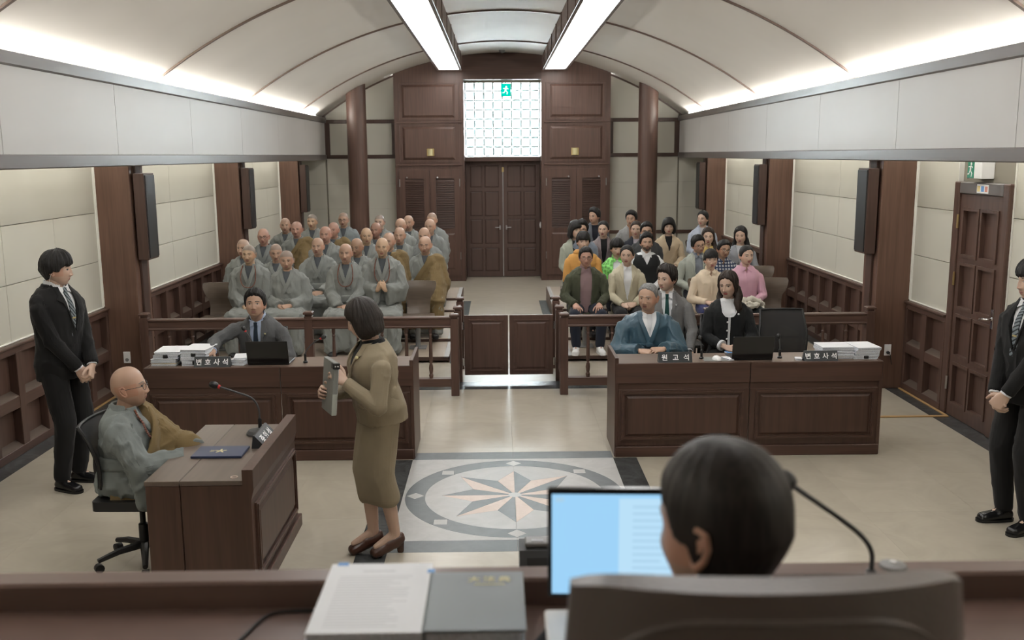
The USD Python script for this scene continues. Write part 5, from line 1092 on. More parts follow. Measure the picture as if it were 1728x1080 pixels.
def sleeves_trim(q, T, mat, r, ln=0.02, name='cuff'):
    for s in (-1, 1):
        d = unit(q.wr[s]-q.el[s]); w = q.wr[s]-d*0.006
        c = hull((w-d*ln, r), (w+d*0.004, r)).trim_by_plane(list(d), float(d@(w-d*ln))).trim_by_plane(list(-d), float(-d@(w+d*0.004))); obj(name, c, mat, T)
def upper(q, T, name, mat, ex=0.022, wedge=None, t0=-0.2, t1=1.04, L=0.022, r=(.062, .054, .043), upto=0.96, amp=0.009, seed=0, sleeves=True, flare=0.0, extra=None, hang=0.0):
    """A top: torso and sleeves in one piece, with an opening cut in front."""
    k = q.k; ms = [q.torso(ex, t0, t1, flare=flare)]
    if sleeves:
        for s in (-1, 1):
            ms += q.arm(s, [x*k for x in r], upto)
            if hang:
                d = unit(q.wr[s]-q.el[s]); w = q.wr[s]-d*.01
                ms.append(hull((q.el[s], r[1]*k), (q.el[s]+V3(0, 0, -hang*.8), .04), (w, r[2]*k), (w+V3(0, 0, -hang), .035), k=2).trim_by_plane(list(-d), float(-d@w)))
    ms += extra or []
    u = union(ms)
    if wedge is not None:
        pts = np.vstack([[q.P(x, y, t*q.Lt) for x, t in wedge] for y in (.022, .4)]); u = u-MF.hull_points(pts)
    obj(name, cloth(u, L, 4, amp, (10, 10, 5), seed), mat, T, smooth=True); return u
def lapels(q, T, mat, ex, tb, w=.055, notch=True, wid=1.0):
    for s in (-1, 1):
        k = q.k*wid; inner = [(s*.050*k, 1.05), (s*w*.62, .5*(1+tb)), (s*.004, tb)]
        outer = [(s*.082*k, 1.06), (s*.086*k, .93), (s*.108*k, .885), (s*.070*k, .70*(1-tb)+tb if tb < .6 else .72), (s*.012, tb-.02)]
        obj('lapel', q.strip(inner, outer, ex+.002, .007, 12, 4), mat, T, smooth=60)
def tie(q, T, mat, ex, tb=0.15):
    obj('necktie', cat(q.strip([(-.017, 1.03), (-.013, .965)], [(.017, 1.03), (.013, .965)], ex+.012, .010, 4, 4), q.strip([(-.014, .968), (-.034, tb)], [(.014, .968), (.034, tb)], ex+.004, .008, 8, 4)), mat, T, smooth=40)
def trousers(q, T, mat, L=0.028, seed=0, r=(.094, .074, .056), stop=0.93):
    obj('trousers', cloth(q.legs(r, stop)+[q.torso(0.010, -0.2, 0.12, 20, 5)], L, 4, 0.006, (8, 8, 5), seed), mat, T, smooth=True)
def suit(q, T, col, shirt=(0.72, 0.73, 0.75), tie_c=None, pants=None, tb=0.42, seed=0, L=0.02, kind='plain', w=.075, badge=None, opn=None, collar_on=True, cuff=True, tiek='plain', lap=True):
    ex = 0.022*q.k; m = fab(col, kind); k = q.k
    wd = opn or [(-w*k, 1.10), (w*k, 1.10), (w*k*.8, .92), (0.004, tb), (-0.004, tb), (-w*k*.8, .92)]
    upper(q, T, 'jacket', m, ex, wd, seed=seed, L=L, t0=-0.26)
    upper(q, T, 'shirt', fab(shirt), 0.010*k, None, t0=-.1, t1=1.03, L=.028, sleeves=False, amp=.002)
    if collar_on: collar(q, T, fab(shirt), 0.010*k)
    if lap:
        lapels(q, T, m, ex, tb, w*k)
        an = np.radians(np.linspace(150, 390, 15)); rr = .070*k*(.9 if q.female else 1); ring = [q.nb+q.rt*math.cos(x)*rr*1.06+q.fw*(math.sin(x)*rr*.95-.006)+q.up*(-.014*k-.012*k*max(0, math.sin(x))) for x in an]
        obj('jacket_collar', cloth(chain(ring, [.0135*k]*15)+chain([r-q.up*.018*k+(r-q.nb)*.16 for r in ring], [.016*k]*15)+[hull((r, .011*k), (r-q.up*.018*k+(r-q.nb)*.16, .013*k)) for r in ring], .014, 2), m, T, smooth=True)
    if tie_c: tie(q, T, fab(tie_c, tiek), 0.010*k, tb-.1)
    if cuff: sleeves_trim(q, T, fab(shirt), .036*k)
    if badge: obj('lapel_badge', xf(lathe([(0.009, 0), (0.007, 0.004)], 10), np.column_stack([q.rt, q.up, -q.fw])@np.diag([1, 1, -1]), q.front(-.085*k, .86, ex+.010)), badge, T)
    if pants is not None: trousers(q, T, fab(pants, kind if pants == col else 'plain'), seed=seed)
def robe(q, T, col=(0.215, 0.235, 0.235), seed=0, L=0.022, kasaya=None, beads=None, under=(0.085, 0.095, 0.105), belt=True, hang=0.15, wide=1.0):
    """Grey monastic robe: wide sleeves, crossed collar, skirt over the knees to the floor."""
    k = q.k; mt = fab(col); ex = 0.030*k
    skirt = [hull((q.hj[-1]+V3(-.02, -.02, .0), .11*k), (q.hj[1]+V3(.02, -.02, .0), .11*k), (q.kn[-1]+V3(-.02, .0, 0), .085*k), (q.kn[1]+V3(.02, .0, 0), .085*k), k=2)]
    lowz = 0.05
    for s in (-1, 1):
        a = q.an[s]; skirt += [hull((q.kn[s], .088*k), (V3(a[0]+s*.03, a[1]+.02, lowz+.04), .085*k), (V3(a[0]+s*.02, a[1]-.14, lowz+.05), .08*k), (q.kn[s]+V3(0, -.15, -.02), .07*k), k=2)]
    skirt.append(hull((q.kn[-1]+V3(.03, -.02, -.03), .07*k), (q.kn[1]+V3(-.03, -.02, -.03), .07*k), (V3(q.an[-1][0], q.an[-1][1]-.03, lowz+.06), .07*k), (V3(q.an[1][0], q.an[1][1]-.03, lowz+.06), .07*k), k=2))
    sk = union(skirt).trim_by_plane([0, 0, 1], lowz-.02)
    v = [(-.066*k, 1.12), (.066*k, 1.12), (.05*k, .98), (.006, .74), (-.006, .74), (-.05*k, .98)]
    upper(q, T, 'robe', mt, ex, v, t0=-.2, t1=1.05, L=L, r=(.078*wide, .080, .066), amp=.017, seed=seed, extra=[sk], hang=hang)
    upper(q, T, 'undershirt', fab(under), .012*k, None, t0=.3, t1=1.04, L=.03, sleeves=False, amp=.002)
    for s in (1, -1):
        obj('collar_band', q.strip([(s*.048*k, 1.09), (s*.046*k, 1.0), (0.0, .74), (-s*.06*k, .52)], [(s*.088*k, 1.08), (s*.092*k, .97), (s*.050*k, .74), (-s*.015*k, .50)], ex+(.004 if s > 0 else .010), .006, 14, 4), mt, T, smooth=60)
    an = np.radians(np.linspace(160, 380, 13)); rr = .074*k; ring = [q.nb+q.rt*math.cos(x)*rr+q.fw*(math.sin(x)*rr*.92-.008)+q.up*(-.008*k-.014*k*max(0, math.sin(x))) for x in an]
    obj('neck_band', cloth([hull((a_, .010*k), (b_, .010*k), (a_-q.up*.03*k+(a_-q.nb)*.2, .013*k), (b_-q.up*.03*k+(b_-q.nb)*.2, .013*k)) for a_, b_ in zip(ring[:-1], ring[1:])], .018, 2), mt, T, smooth=True)
    if belt: obj('sash', cloth([q.torso(ex+.010, .20, .38, 24, 4)], .03, 2), mt, T, smooth=True)
    if beads:
        a = np.linspace(-1, 1, 33); pts = []
        for u in a:
            x = math.sin(u*math.pi/2)*.105*k; t = .58+(1.04-.58)*abs(u)**2.6; x = x*(1-.30*abs(u)**6); pts.append(q.front(x, t, ex+.016))
        p = np.array(pts); d = np.r_[0, np.cumsum(np.linalg.norm(np.diff(p, axis=0), axis=1))]; n = int(d[-1]/.014); s_ = np.linspace(0, d[-1], n)
        pp = np.c_[np.interp(s_, d, p[:, 0]), np.interp(s_, d, p[:, 1]), np.interp(s_, d, p[:, 2])]
        ic = trimesh.creation.icosphere(1, .0075); obj('prayer_beads', cat([xf(ic, None, x) for x in pp]), 'bead_red', T, smooth=True, kind='stuff')
    if kasaya:
        ke = ex+.020; ms = [q.torso(ke, -.2, 1.03)]
        ms.append(hull((q.sh[-1]+q.rt*.03*k, .10*k), (q.el[-1], .105*k), k=2))
        ms.append(hull((q.sh[-1]+q.rt*.05*k, .09*k), (q.el[-1]+q.rt*.02, .095*k), (q.hj[-1]+V3(-.04, 0, .05), .11*k), (q.hj[1]+V3(0, 0, .05), .11*k), (q.kn[-1], .095*k), k=2))
        d = unit(q.wr[-1]-q.el[-1]); ms.append(hull((q.el[-1], .104*k), (q.el[-1]+V3(0, 0, -.12), .07), (q.wr[-1]-d*.09, .09*k), (q.wr[-1]-d*.08+V3(0, 0, -.14), .06), k=2))
        ms.append(union(skirt[:1]+skirt[1:]).trim_by_plane([0, 0, 1], .12))
        ks = cloth(ms, .024, 4, .012, (6, 6, 14), seed+3, grow=.012)
        kk = to_man(ks); p0 = q.P(-.035*k, 0, 1.03*q.Lt); n = unit(-q.rt*.86-q.up*.42+q.fw*.0); kk = kk.trim_by_plane(list(n), float(n@p0))
        n2 = unit(-q.rt*.25+V3(0, 0, -1)*0-q.fw*0); p1 = V3(.20*k, 0, 0); kk = kk.trim_by_plane([-1.0, 0, 0], -float(p1[0]))
        pb = q.P(0, -.035, 0); kk = kk.trim_by_plane(list(q.fw), float(q.fw@pb))
        obj('kasaya', cat(kk), fab(kasaya), T, smooth=50)
        obj('kasaya_border', q.strip([(-.055*k, 1.02), (.06*k, .72), (.17*k, .40)], [(-.10*k, 1.0), (.02*k, .66), (.135*k, .32)], ke+.016, .010, 12, 3), fab(kasaya), T, smooth=60)
plain('bead_red', (0.22, 0.085, 0.055), 0.4)
def person(name, label, at, z, rz, group=None):
    return thing(name, label, 'person', (at[0], at[1], z), rz, group)

# ================================================================ who is in the room
SK = dict(n=(0.45, 0.29, 0.21), p=(0.53, 0.37, 0.285), t=(0.37, 0.23, 0.155), r=(0.43, 0.25, 0.19), y=(0.48, 0.325, 0.215), d=(0.32, 0.18, 0.13))
GREY, GREY2, BLUEG, BROWN = (0.218, 0.230, 0.220), (0.188, 0.200, 0.196), (0.20, 0.225, 0.232), (0.165, 0.117, 0.055)
SEATED = []
def place(u, v, row, dy=0.0):
    y = ROWY[row-1]+dy; z = TZ[row-1]; yh = y-0.02
    x = 0.0
    for _ in range(3): zt = px_z(v, x, yh); x = px_x(u, yh, zt-0.1)
    return x, y, z, zt-z
def seat_for(x, row, label): SEATED.append((x, ROWY[row-1], TZ[row-1], label))
LAP = {1: dict(at=(.07, .27, .60), dir=(-.9, .5, -.1), back=(0, .5, 1), curl=35), -1: dict(at=(-.07, .29, .61), dir=(.9, .4, -.1), back=(0, .6, 1), curl=35)}
CLASP = {1: dict(at=(.075, .31, .585), dir=(-.8, .6, -.1), back=(.1, .6, .9), curl=50), -1: dict(at=(-.07, .335, .60), dir=(.85, .35, -.15), back=(-.1, .7, .8), curl=55)}
THIGH = {1: dict(at=(.15, .33, .60), dir=(-.1, 1, -.35), back=(0, .3, 1), curl=22, spread=8), -1: dict(at=(-.15, .33, .60), dir=(.1, 1, -.35), back=(0, .3, 1), curl=22, spread=8)}
HIDE = {1: dict(at=(.05, .27, .62), hide=1), -1: dict(at=(-.05, .28, .62), hide=1)}
PRAY = {1: dict(at=(.055, .29, .80), dir=(-.45, .2, .9), back=(.8, .5, 0), curl=55), -1: dict(at=(-.055, .29, .80), dir=(.45, .25, .9), back=(-.8, .5, 0), curl=55)}
def raise_hands(h, dz): return {s: dict(d, at=tuple(np.array(d['at'])+[0, 0, dz])) for s, d in h.items()}
def monk(i, u, v, row, label, hy=-8, pitch=0, skin='n', stub=0.0, kas=None, beads=False, hands=None, specs=None, col=GREY, age=.3, wide=1.0, jaw=1.0, tw=0, lean=4, girth=1.08, dz=0.0):
    x, y, z, top = place(u, v, row)
    sub = 5 if row < 4 else 4
    t = person('seated_person', label, (x, y), z, 180, 'monks seated left of the aisle')
    q = Fig(seat=.425, lean=lean, twist=tw, head=(hy, pitch, 0), top=top, hands=hands or HIDE, girth=girth, knees=.16, feet=(.13, .43), size=.99)
    body(q, t, {}, SK[skin], sub, 0.024 if row < 3 else 0.03, stub=stub, age=age, wide=wide, jaw=jaw, eye_open=.62, brow=(.05, .045, .04))
    robe(q, t, col, i, 0.024 if row < 3 else 0.032, BROWN if kas else None, beads, hang=.17 if row == 1 else .13)
    for s in (-1, 1): pass
    shoes(q, t, {}, 'black_plastic')
    if specs: glasses(q, t, specs)
    seat_for(x, row, label)
monk(1, 422, 412.5, 1, 'monk with cropped hair and red prayer beads, leftmost in the front row', -4, 0, 'y', .75, beads=True, hands=raise_hands(HIDE, -.02), age=0)
monk(2, 485, 422, 1, 'broad monk with cropped hair holding small red beads, second from left in the front row', 6, -6, 'n', .7, hands=raise_hands(LAP, .0), age=.2, wide=1.06, girth=1.2)
monk(3, 584.5, 410.5, 1, 'bald monk with red prayer beads right behind the bob-haired woman', -3, 0, 'n', .08, beads=True, hands=raise_hands(CLASP, .0))
monk(4, 646, 400.5, 1, 'bald monk with red prayer beads and hands clasped at the chest, front row', 0, 0, 'y', .05, beads=True, hands=PRAY, jaw=.97)
monk(5, 412.5, 403, 2, 'old monk with white stubble half hidden at the left end of the second row', -14, 0, 'n', .35, age=.8)
monk(6, 467, 411, 2, 'monk with cropped hair leaning his head, between the two leftmost front-row monks', 10, -8, 'n', .55)
monk(7, 537.5, 400.5, 2, 'bald weeping monk with hands folded in his lap, second row', -6, 3, 'n', .08, hands=CLASP, age=1.0)
monk(8, 603.5, 401.5, 2, 'bald dark-browed monk looking down between the two beaded monks', -18, -6, 't', .1)
monk(9, 657, 392, 2, 'bald monk in a brown over-robe behind the monk with clasped hands', -14, 0, 'n', .1, kas=True)
monk(10, 718, 398, 2, 'stout bald monk in a brown over-robe beside the empty front seat', -6, -3, 'n', .12, kas=True, wide=1.07, girth=1.2)
monk(11, 446, 385, 3, 'bald monk with thin eyeglasses, leftmost of the third row', 2, 0, 'r', .05, specs='black_gloss', col=GREY2)
monk(12, 550.5, 381.5, 3, 'bald pink-faced monk behind the weeping monk', -4, 0, 'r', .05, wide=1.03)
monk(13, 619, 384, 3, 'bald monk with bright smooth face, third row middle', 12, 0, 'y', .05)
monk(14, 675, 383, 3, 'bald monk with a dark blue inner robe, third row right of middle', -4, 0, 'n', .08)
monk(15, 716.5, 383.5, 3, 'bald monk directly behind the stout monk in brown', -10, -6, 'n', .06, col=GREY2)
monk(16, 502, 373.5, 4, 'large bald monk in a brown over-robe under the far left pilaster', -3, 0, 'r', .15, kas=True, wide=1.08, girth=1.2)
monk(17, 564, 374.5, 4, 'bald monk in a brown over-robe left of the round column', -14, 0, 'r', .15, kas=True)
monk(18, 635, 375, 4, 'bald monk with a deep red face right of the round column', -12, 0, 'd', .12)
monk(19, 677, 368, 4, 'bald monk looking down below the cabinet louvres', -20, -8, 'n', .06)
monk(20, 726, 369, 4, 'bald monk second from the back beside the aisle', -14, 0, 'n', .06, col=GREY2)
monk(21, 482.5, 367.5, 5, 'bald monk with a narrow face at the left end of the back row', 4, 0, 'n', .2)
monk(22, 528, 361, 5, 'young monk with cropped dark hair in the back row', -6, 0, 'y', .8, age=0)
monk(23, 580.5, 358, 5, 'monk with black-rimmed eyeglasses in the back row', -4, 0, 'n', .5, specs='black_gloss', col=BLUEG)
monk(24, 641.5, 362, 5, 'young monk with cropped hair in front of the cream panel', -10, 0, 'p', .75, age=0, jaw=.96)
monk(25, 690, 363, 5, 'bald monk with bushy brows at the back near the cabinet', -8, 0, 'n', .15, age=.6)
monk(26, 729.5, 358.5, 5, 'monk with cropped grey hair, last of the back row beside the aisle', -16, 0, 'n', .45, col=GREY2)

def seated(kind, u, v, row, label, build, hy=-20, pitch=0, roll=0, skin='p', hands=None, hairs=None, specs=None, female=False, tw=0, lean=4, girth=1.0, knees=.11, feet=(.09, .44), pants=(0.02, 0.022, 0.03), shoe='black_plastic', size=.99, group='public seated right of the aisle', hi=False, **kw):
    x, y, z, top = place(u, v, row)
    t = person('seated_person', label, (x, y), z, 180, group)
    q = Fig(seat=.425, lean=lean, twist=tw, head=(hy, pitch, roll), top=top, hands=hands or LAP, girth=girth, knees=knees, feet=feet, size=size, female=female)
    body(q, t, {}, SK[skin], 5 if (row < 4 or hi) else 4, .024 if row < 3 else .03, **dict(dict(eye_open=.82, lip=(.42, .15, .14) if female else (.38, .19, .15)), **kw))
    build(q, t)
    trousers(q, t, fab(pants), seed=int(u)); shoes(q, t, {'sole': 'white'} if shoe == 'white' else {}, shoe)
    if hairs: hair(q, t, *hairs[:1], **dict(sub=5 if row == 1 else 4, seed=int(u), **(hairs[1] if len(hairs) > 1 else {})))
    if specs: glasses(q, t, specs)
    seat_for(x, row, label); return q, t
WH = (0.70, 0.71, 0.73)
def jk(col, shirt, **kw): return lambda q, t: suit(q, t, col, shirt, **dict(dict(cuff=False), **kw))
def shirt_of(col, kind='plain', seed=1, white_in=False): 
    def f(q, t):
        k = q.k; upper(q, t, 'shirt', fab(col, kind), .024*k, [(-.04*k, 1.1), (.04*k, 1.1), (.004, .9), (-.004, .9)] if not white_in else [(-.05*k, 1.1), (.05*k, 1.1), (.06*k, -.1), (-.06*k, -.1)], seed=seed, L=.022)
        collar(q, t, fab(col, kind), .024*k)
        if white_in: upper(q, t, 'undershirt', fab(WH), .012*k, None, t0=-.1, t1=1.0, L=.03, sleeves=False, amp=.002)
        else: obj('placket', q.strip([(-.011, .9), (-.011, .1)], [(.011, .9), (.011, .1)], .026*k, .003, 8, 3), fab(col, kind), t)
    return f
def bomber(q, t):
    k = q.k; m = fab((0.055, 0.06, 0.038)); op = [(-.07*k, 1.1), (.07*k, 1.1), (.075*k, -.1), (-.055*k, -.1)]
    upper(q, t, 'jacket', m, .030*k, op, seed=5, r=(.070, .062, .048), amp=.012); upper(q, t, 'shirt', fab((0.235, 0.16, 0.165)), .012*k, None, t0=-.1, t1=1.03, L=.024, sleeves=False, amp=.006)
    collar(q, t, fab((0.235, 0.16, 0.165)), .012*k)
    for s in (-1, 1): obj('jacket_collar', q.strip([(s*.055*k, 1.06), (s*.068*k, .92)], [(s*.095*k, 1.05), (s*.115*k, .93)], .036*k, .008, 6, 4), m, t, smooth=60)
    sleeves_trim(q, t, m, .042*k, .05)
def sweater(col):
    def f(q, t):
        upper(q, t, 'sweater', fab(col), .028*q.k, None, seed=3, t1=1.06, r=(.068, .06, .046)); sleeves_trim(q, t, fab(col), .04*q.k, .04)
        obj('neckband', cloth([q.torso(.036*q.k, 1.0, 1.07, 22, 3)], .03, 2), fab(col), t, smooth=True)
    return f
def vest(q, t):
    k = q.k; upper(q, t, 'shirt', fab(WH), .020*k, None, seed=8, t1=1.03); collar(q, t, fab(WH), .020*k)
    v = q.torso(.032*k, -.22, 1.0)-MF.hull_points(np.vstack([[q.P(x, y, tt*q.Lt) for x, tt in ((-.085*k, 1.1), (.085*k, 1.1), (.004, .78), (-.004, .78))] for y in (.02, .4)]))
    for s in (-1, 1): v = v-hull((q.sh[s]+q.rt*s*.05, .085*k), (q.sh[s]+q.rt*s*.05-q.up*.10, .075*k), k=2)
    v = v-MF.hull_points(np.vstack([[q.P(x, y, tt*q.Lt) for x, tt in ((-.012*k, .08), (.035*k, .08), (.05*k, -.4), (-.03*k, -.4))] for y in (.02, .4)]))
    obj('vest', cloth(v, .024, 3, .004, seed=2), fab((0.018, 0.019, 0.02)), t, smooth=True)
BW = 'hair_black'
seated('m', 988, 417.5, 1, 'man in an olive jacket and thin eyeglasses, hands on his knees, front row', bomber, 0, 0, 0, 'r', THIGH, ('short', dict(vol=.75)), 'black_gloss', pants=(.018, .022, .035), shoe='white', girth=1.12, knees=.17, feet=(.15, .43), age=.6)
seated('w', 1057.5, 414, 1, 'woman in a pale beige blazer with tied black hair, front row', jk((.47, .43, .32), WH, tb=.22, seed=2, w=.085), -16, 0, 0, 'p', CLASP, ('tied', dict(extra='bun')), female=True, pants=(.012, .012, .013))
seated('w', 1198, 421, 1, 'woman in a cream shirt with fringed dark hair, front row', shirt_of((.60, .50, .38), seed=4), 2, 0, 0, 'p', LAP, ('bangs', dict(extra='bun', vol=.8)), female=True, pants=(.02, .025, .09), girth=1.12)
seated('w', 1257.5, 414.5, 1, 'woman in a pink shirt with tied hair and a cream coat on her lap', shirt_of((.60, .36, .45), seed=6), 12, 0, 0, 'p', LAP, ('tied', dict(extra='bun')), female=True, pants=(.015, .02, .022))
seated('m', 983.5, 392, 2, 'young man with a fringe in an orange sweater', sweater((.50, .26, .075)), 2, 0, 0, 'p', None, ('bangs', dict(vol=1.1)))
seated('p', 1040, 403.5, 2, 'person in a bright green leaf-print shirt over white', shirt_of((.17, .50, .12), 'leaf', 3, True), 6, -4, 0, 'p', None, ('bangs', dict(vol=1.1)), female=True)
seated('m', 1090, 394, 2, 'bearded man in a black vest and white shirt', vest, 0, 4, 0, 'n', LAP, ('short', dict(vol=1.15)), beard=.9, pants=(.015, .015, .017), shoe='white')
seated('m', 1177, 397.5, 2, 'man with eyeglasses in a pale grey-green jacket tilting his head', jk((.32, .34, .30), (.17, .19, .22), tb=.1, w=.085, seed=9), 12, -6, 10, 'n', {1: dict(at=(.13, .30, .60), dir=(-.3, .9, -.3)), -1: dict(at=(-.12, .33, .62), dir=(.3, .9, -.3))}, ('short', dict(vol=1.0)), 'black_gloss', pants=(.018, .022, .035), age=.4)
seated('p', 1219, 406, 2, 'person with short hair and eyeglasses in a navy plaid shirt', shirt_of((.018, .03, .075), 'plaid', 7), 14, 0, -6, 't', None, ('short', dict(vol=.9)), 'black_gloss')
seated('w', 971, 374.5, 3, 'woman with a dark bob in a grey-green jacket at the aisle end', jk((.30, .32, .27), (.02, .02, .02), tb=.5, seed=3, collar_on=False), 20, 0, 0, 'p', None, ('bob', {}), female=True)
seated('m', 981, 373, 3, 'man with thick dark hair and eyeglasses in a slate blue shirt', shirt_of((.17, .20, .25), seed=5), -6, 4, 0, 'n', None, ('short', dict(vol=1.4)), 'black_gloss', girth=1.25)
seated('m', 1090, 375.5, 3, 'man with eyeglasses and a dark grey jacket behind the bearded man', jk((.05, .052, .055), (.25, .26, .28), tb=.4), -4, 0, 0, 'n', None, ('short', {}), 'black_gloss', girth=1.1)
seated('w', 1194, 385, 3, 'woman with long brown hair behind the man in the pale jacket', shirt_of((.50, .36, .13), seed=8), -12, 0, 0, 'p', None, ('long', dict(extra='long', mat='hair_brown')), female=True)
seated('w', 1249, 383, 3, 'woman with very long black hair in a grey cardigan', jk((.26, .27, .30), (.45, .45, .47), tb=.1, lap=False, collar_on=False), -24, -4, 0, 'p', None, ('long', dict(extra='long')), female=True)
seated('w', 1018, 373.5, 4, 'woman with tied hair in a mauve blazer over black', jk((.20, .165, .17), (.012, .012, .013), tb=.12, w=.07, collar_on=False), -18, 0, 0, 'p', LAP, ('tied', dict(extra='low')), female=True)
seated('w', 1073, 373.5, 4, 'woman in a navy blazer with hair swept back', jk((.018, .02, .028), (.33, .3, .33), tb=.2, collar_on=False), -14, 0, 0, 'p', None, ('tied', dict(extra='low', mat='hair_brown')), female=True)
seated('w', 1127.5, 369, 4, 'woman with a shoulder-length bob in a buttoned beige jacket', jk((.46, .37, .26), (.012, .012, .013), tb=.62, w=.06, lap=False, collar_on=False), -6, 0, 0, 'p', LAP, ('bob', dict(vol=.85)), female=True)
seated('m', 1003, 352, 5, 'young man in a dark blazer at the back near the aisle, facing left', jk((.10, .11, .13), (.012, .013, .02), tb=.4, collar_on=False), -42, 0, 0, 'n', None, ('short', dict(vol=1.2)))
seated('m', 1065, 356.5, 5, 'man in a grey blazer and brown shirt before the cream panel', jk((.25, .25, .25), (.26, .14, .085), tb=.35), -24, 0, 0, 'n', None, ('short', dict(vol=1.1)))
seated('w', 1185.5, 356.5, 5, 'woman in a pale blue and white jacket at the back under the pilaster', jk((.42, .46, .55), (.50, .50, .52), tb=.3, collar_on=False), -40, 0, 0, 'p', None, ('tied', dict(extra='low', vol=1.3)), female=True)
t = thing('folded_coat', 'cream coat draped over the lap of the woman in pink', 'coat', (px_x(1257.5, 12.05, .75), 12.02, TZ[0]))
cm = [hull((V3(-.10, 0, .60), .05), (V3(.16, .02, .60), .045), (V3(.10, -.16, .585), .04), (V3(-.12, -.14, .585), .045), k=2), hull((V3(.17, -.02, .59), .045), (V3(.20, -.10, .44), .03), (V3(.17, -.14, .45), .03), k=2)]
obj('cloth', cloth(cm, .02, 4, .05, (11, 11, 11), 4), fab((.55, .52, .45)), t, smooth=True); obj('sleeve', cloth(chain([V3(-.06, -.12, .645), V3(.08, -.06, .655), V3(.2, -.05, .60)], [.035, .04, .032]), .02, 3, .02, seed=5), fab((.55, .52, .45)), t, smooth=True)
for x, y, z, who in SEATED:
    dup(seat0, (x, y, z), 180, 'plywood seat under the '+' '.join(who.replace(',', '').split()[:12]), 'occupied seats on the platforms')

# at the tables ----------------------------------------------------
def front_row(name, label, u, v, y, seat, rz=180, **kw):
    x = 0.0
    for _ in range(3): zt = px_z(v, x, y); x = px_x(u, y, zt-.1)
    dx, dy = kw.pop('off', (0, 0)); t = person('seated_person', label, (x+dx, y+dy), 0, rz); q = Fig(seat=seat, top=zt, **kw); return q, t, x, zt
q, t, x, zt = front_row('l', 'lawyer in a grey suit and dark tie reaching for the papers on the left table', 436, 489, 8.62, .475, off=(0, .14), lean=15, twist=-4, head=(7, 12, 0), hands={1: dict(at=(.30, .60, .90), dir=(.35, .9, -.12), back=(0, .2, 1), curl=14, elbow=(.8, -.3, -.2)), -1: dict(at=(-.12, .46, .86), dir=(.5, .8, -.2), back=(0, .3, 1))}, shoulder=1.04)
body(q, t, {}, SK['n'], 5, .02, lip=(.40, .2, .16)); suit(q, t, (.085, .088, .092), (.42, .50, .66), (.018, .028, .042), (.085, .088, .092), tb=.45, badge='gold_flat', seed=3); shoes(q, t, {}, 'black_plastic'); hair(q, t, 'short', sub=5, vol=1.05)
q, t, x, zt = front_row('h', 'old man with grey hair in a teal blue traditional coat at the right table', 1093, 479, 8.80, .475, lean=2, head=(-30, 2, 0), hands={1: dict(at=(.11, .34, .80), dir=(-.9, .4, 0), back=(0, .3, 1), curl=28), -1: dict(at=(-.09, .36, .82), dir=(.9, .3, 0), back=(0, .3, 1), curl=28)}, girth=1.15, shoulder=1.08)
body(q, t, {}, SK['n'], 5, .02, age=1.0, wide=1.04, brow=(.16, .15, .14), eye_open=.75); k = q.k; TEAL = fab((.022, .065, .098), 'silk')
upper(q, t, 'coat', TEAL, .03*k, [(-.058*k, 1.12), (.058*k, 1.12), (.008, .68), (-.008, .68)], seed=12, r=(.080, .088, .070), amp=.013, hang=.12, L=.02); upper(q, t, 'white_under_coat', fab(WH), .014*k, None, t0=.3, t1=1.03, L=.03, sleeves=False, amp=.002)
for s in (1, -1):
    obj('white_collar', q.strip([(s*.022*k, 1.05), (s*.024*k, .95), (-s*.004, .66)], [(s*.060*k, 1.09), (s*.062*k, .96), (s*.018*k, .66)], .030*k if s > 0 else .036*k, .008, 10, 4), fab(WH), t, smooth=60)
    obj('coat_collar', q.strip([(s*.060*k, 1.08), (s*.062*k, .96), (0, .64), (-s*.04*k, .5)], [(s*.098*k, 1.06), (s*.10*k, .95), (s*.045*k, .64), (s*.005*k, .48)], .034*k if s > 0 else .040*k, .007, 12, 4), TEAL, t, smooth=60)
obj('breast_tie', cat(q.strip([(-.02, .55), (.13, .54)], [(-.02, .50), (.13, .515)], .045*k, .014, 6, 4), q.strip([(.03, .53), (-.05, .30)], [(.06, .52), (-.02, .29)], .045*k, .008, 7, 4), q.strip([(.0, .56), (.04, .56)], [(.0, .49), (.04, .49)], .05*k, .02, 4, 4)), TEAL, t, smooth=60)
trousers(q, t, TEAL, r=(.10, .09, .07)); shoes(q, t, {}, 'black_plastic'); hair(q, t, 'thin', 'hair_grey', sub=5, vol=1.35)
q, t, x, zt = front_row('y', 'young man in a grey checked suit and green tie behind the old man', 1126, 449.5, 9.40, .475, lean=-2, twist=-8, head=(-38, 0, 0), hands={1: dict(at=(.12, .30, .66), hide=1), -1: dict(at=(-.17, .33, .665), dir=(.05, 1, -.45), back=(0, .3, 1), curl=20)})
body(q, t, {}, SK['p'], 5, .02, lip=(.42, .2, .17)); suit(q, t, (.15, .15, .15), WH, (.012, .05, .045), (.15, .15, .15), tb=.40, kind='check', badge='white', seed=5); shoes(q, t, {}, 'black_plastic'); hair(q, t, 'short', 'hair_dark_brown', sub=5, vol=1.25)
obj('wrist_watch', hull((q.wr[-1]-unit(q.wr[-1]-q.el[-1])*.004, .034), (q.wr[-1]+unit(q.wr[-1]-q.el[-1])*.014, .033)).trim_by_plane(list(unit(q.wr[-1]-q.el[-1])), float(unit(q.wr[-1]-q.el[-1])@(q.wr[-1]-unit(q.wr[-1]-q.el[-1])*.004))), 'black_gloss', t)
xp, yp = x+.06, 9.40-.37
bundle(xp, yp, .635, .24, .20, .012, -12, 'white papers on the lap of the man in the checked suit')
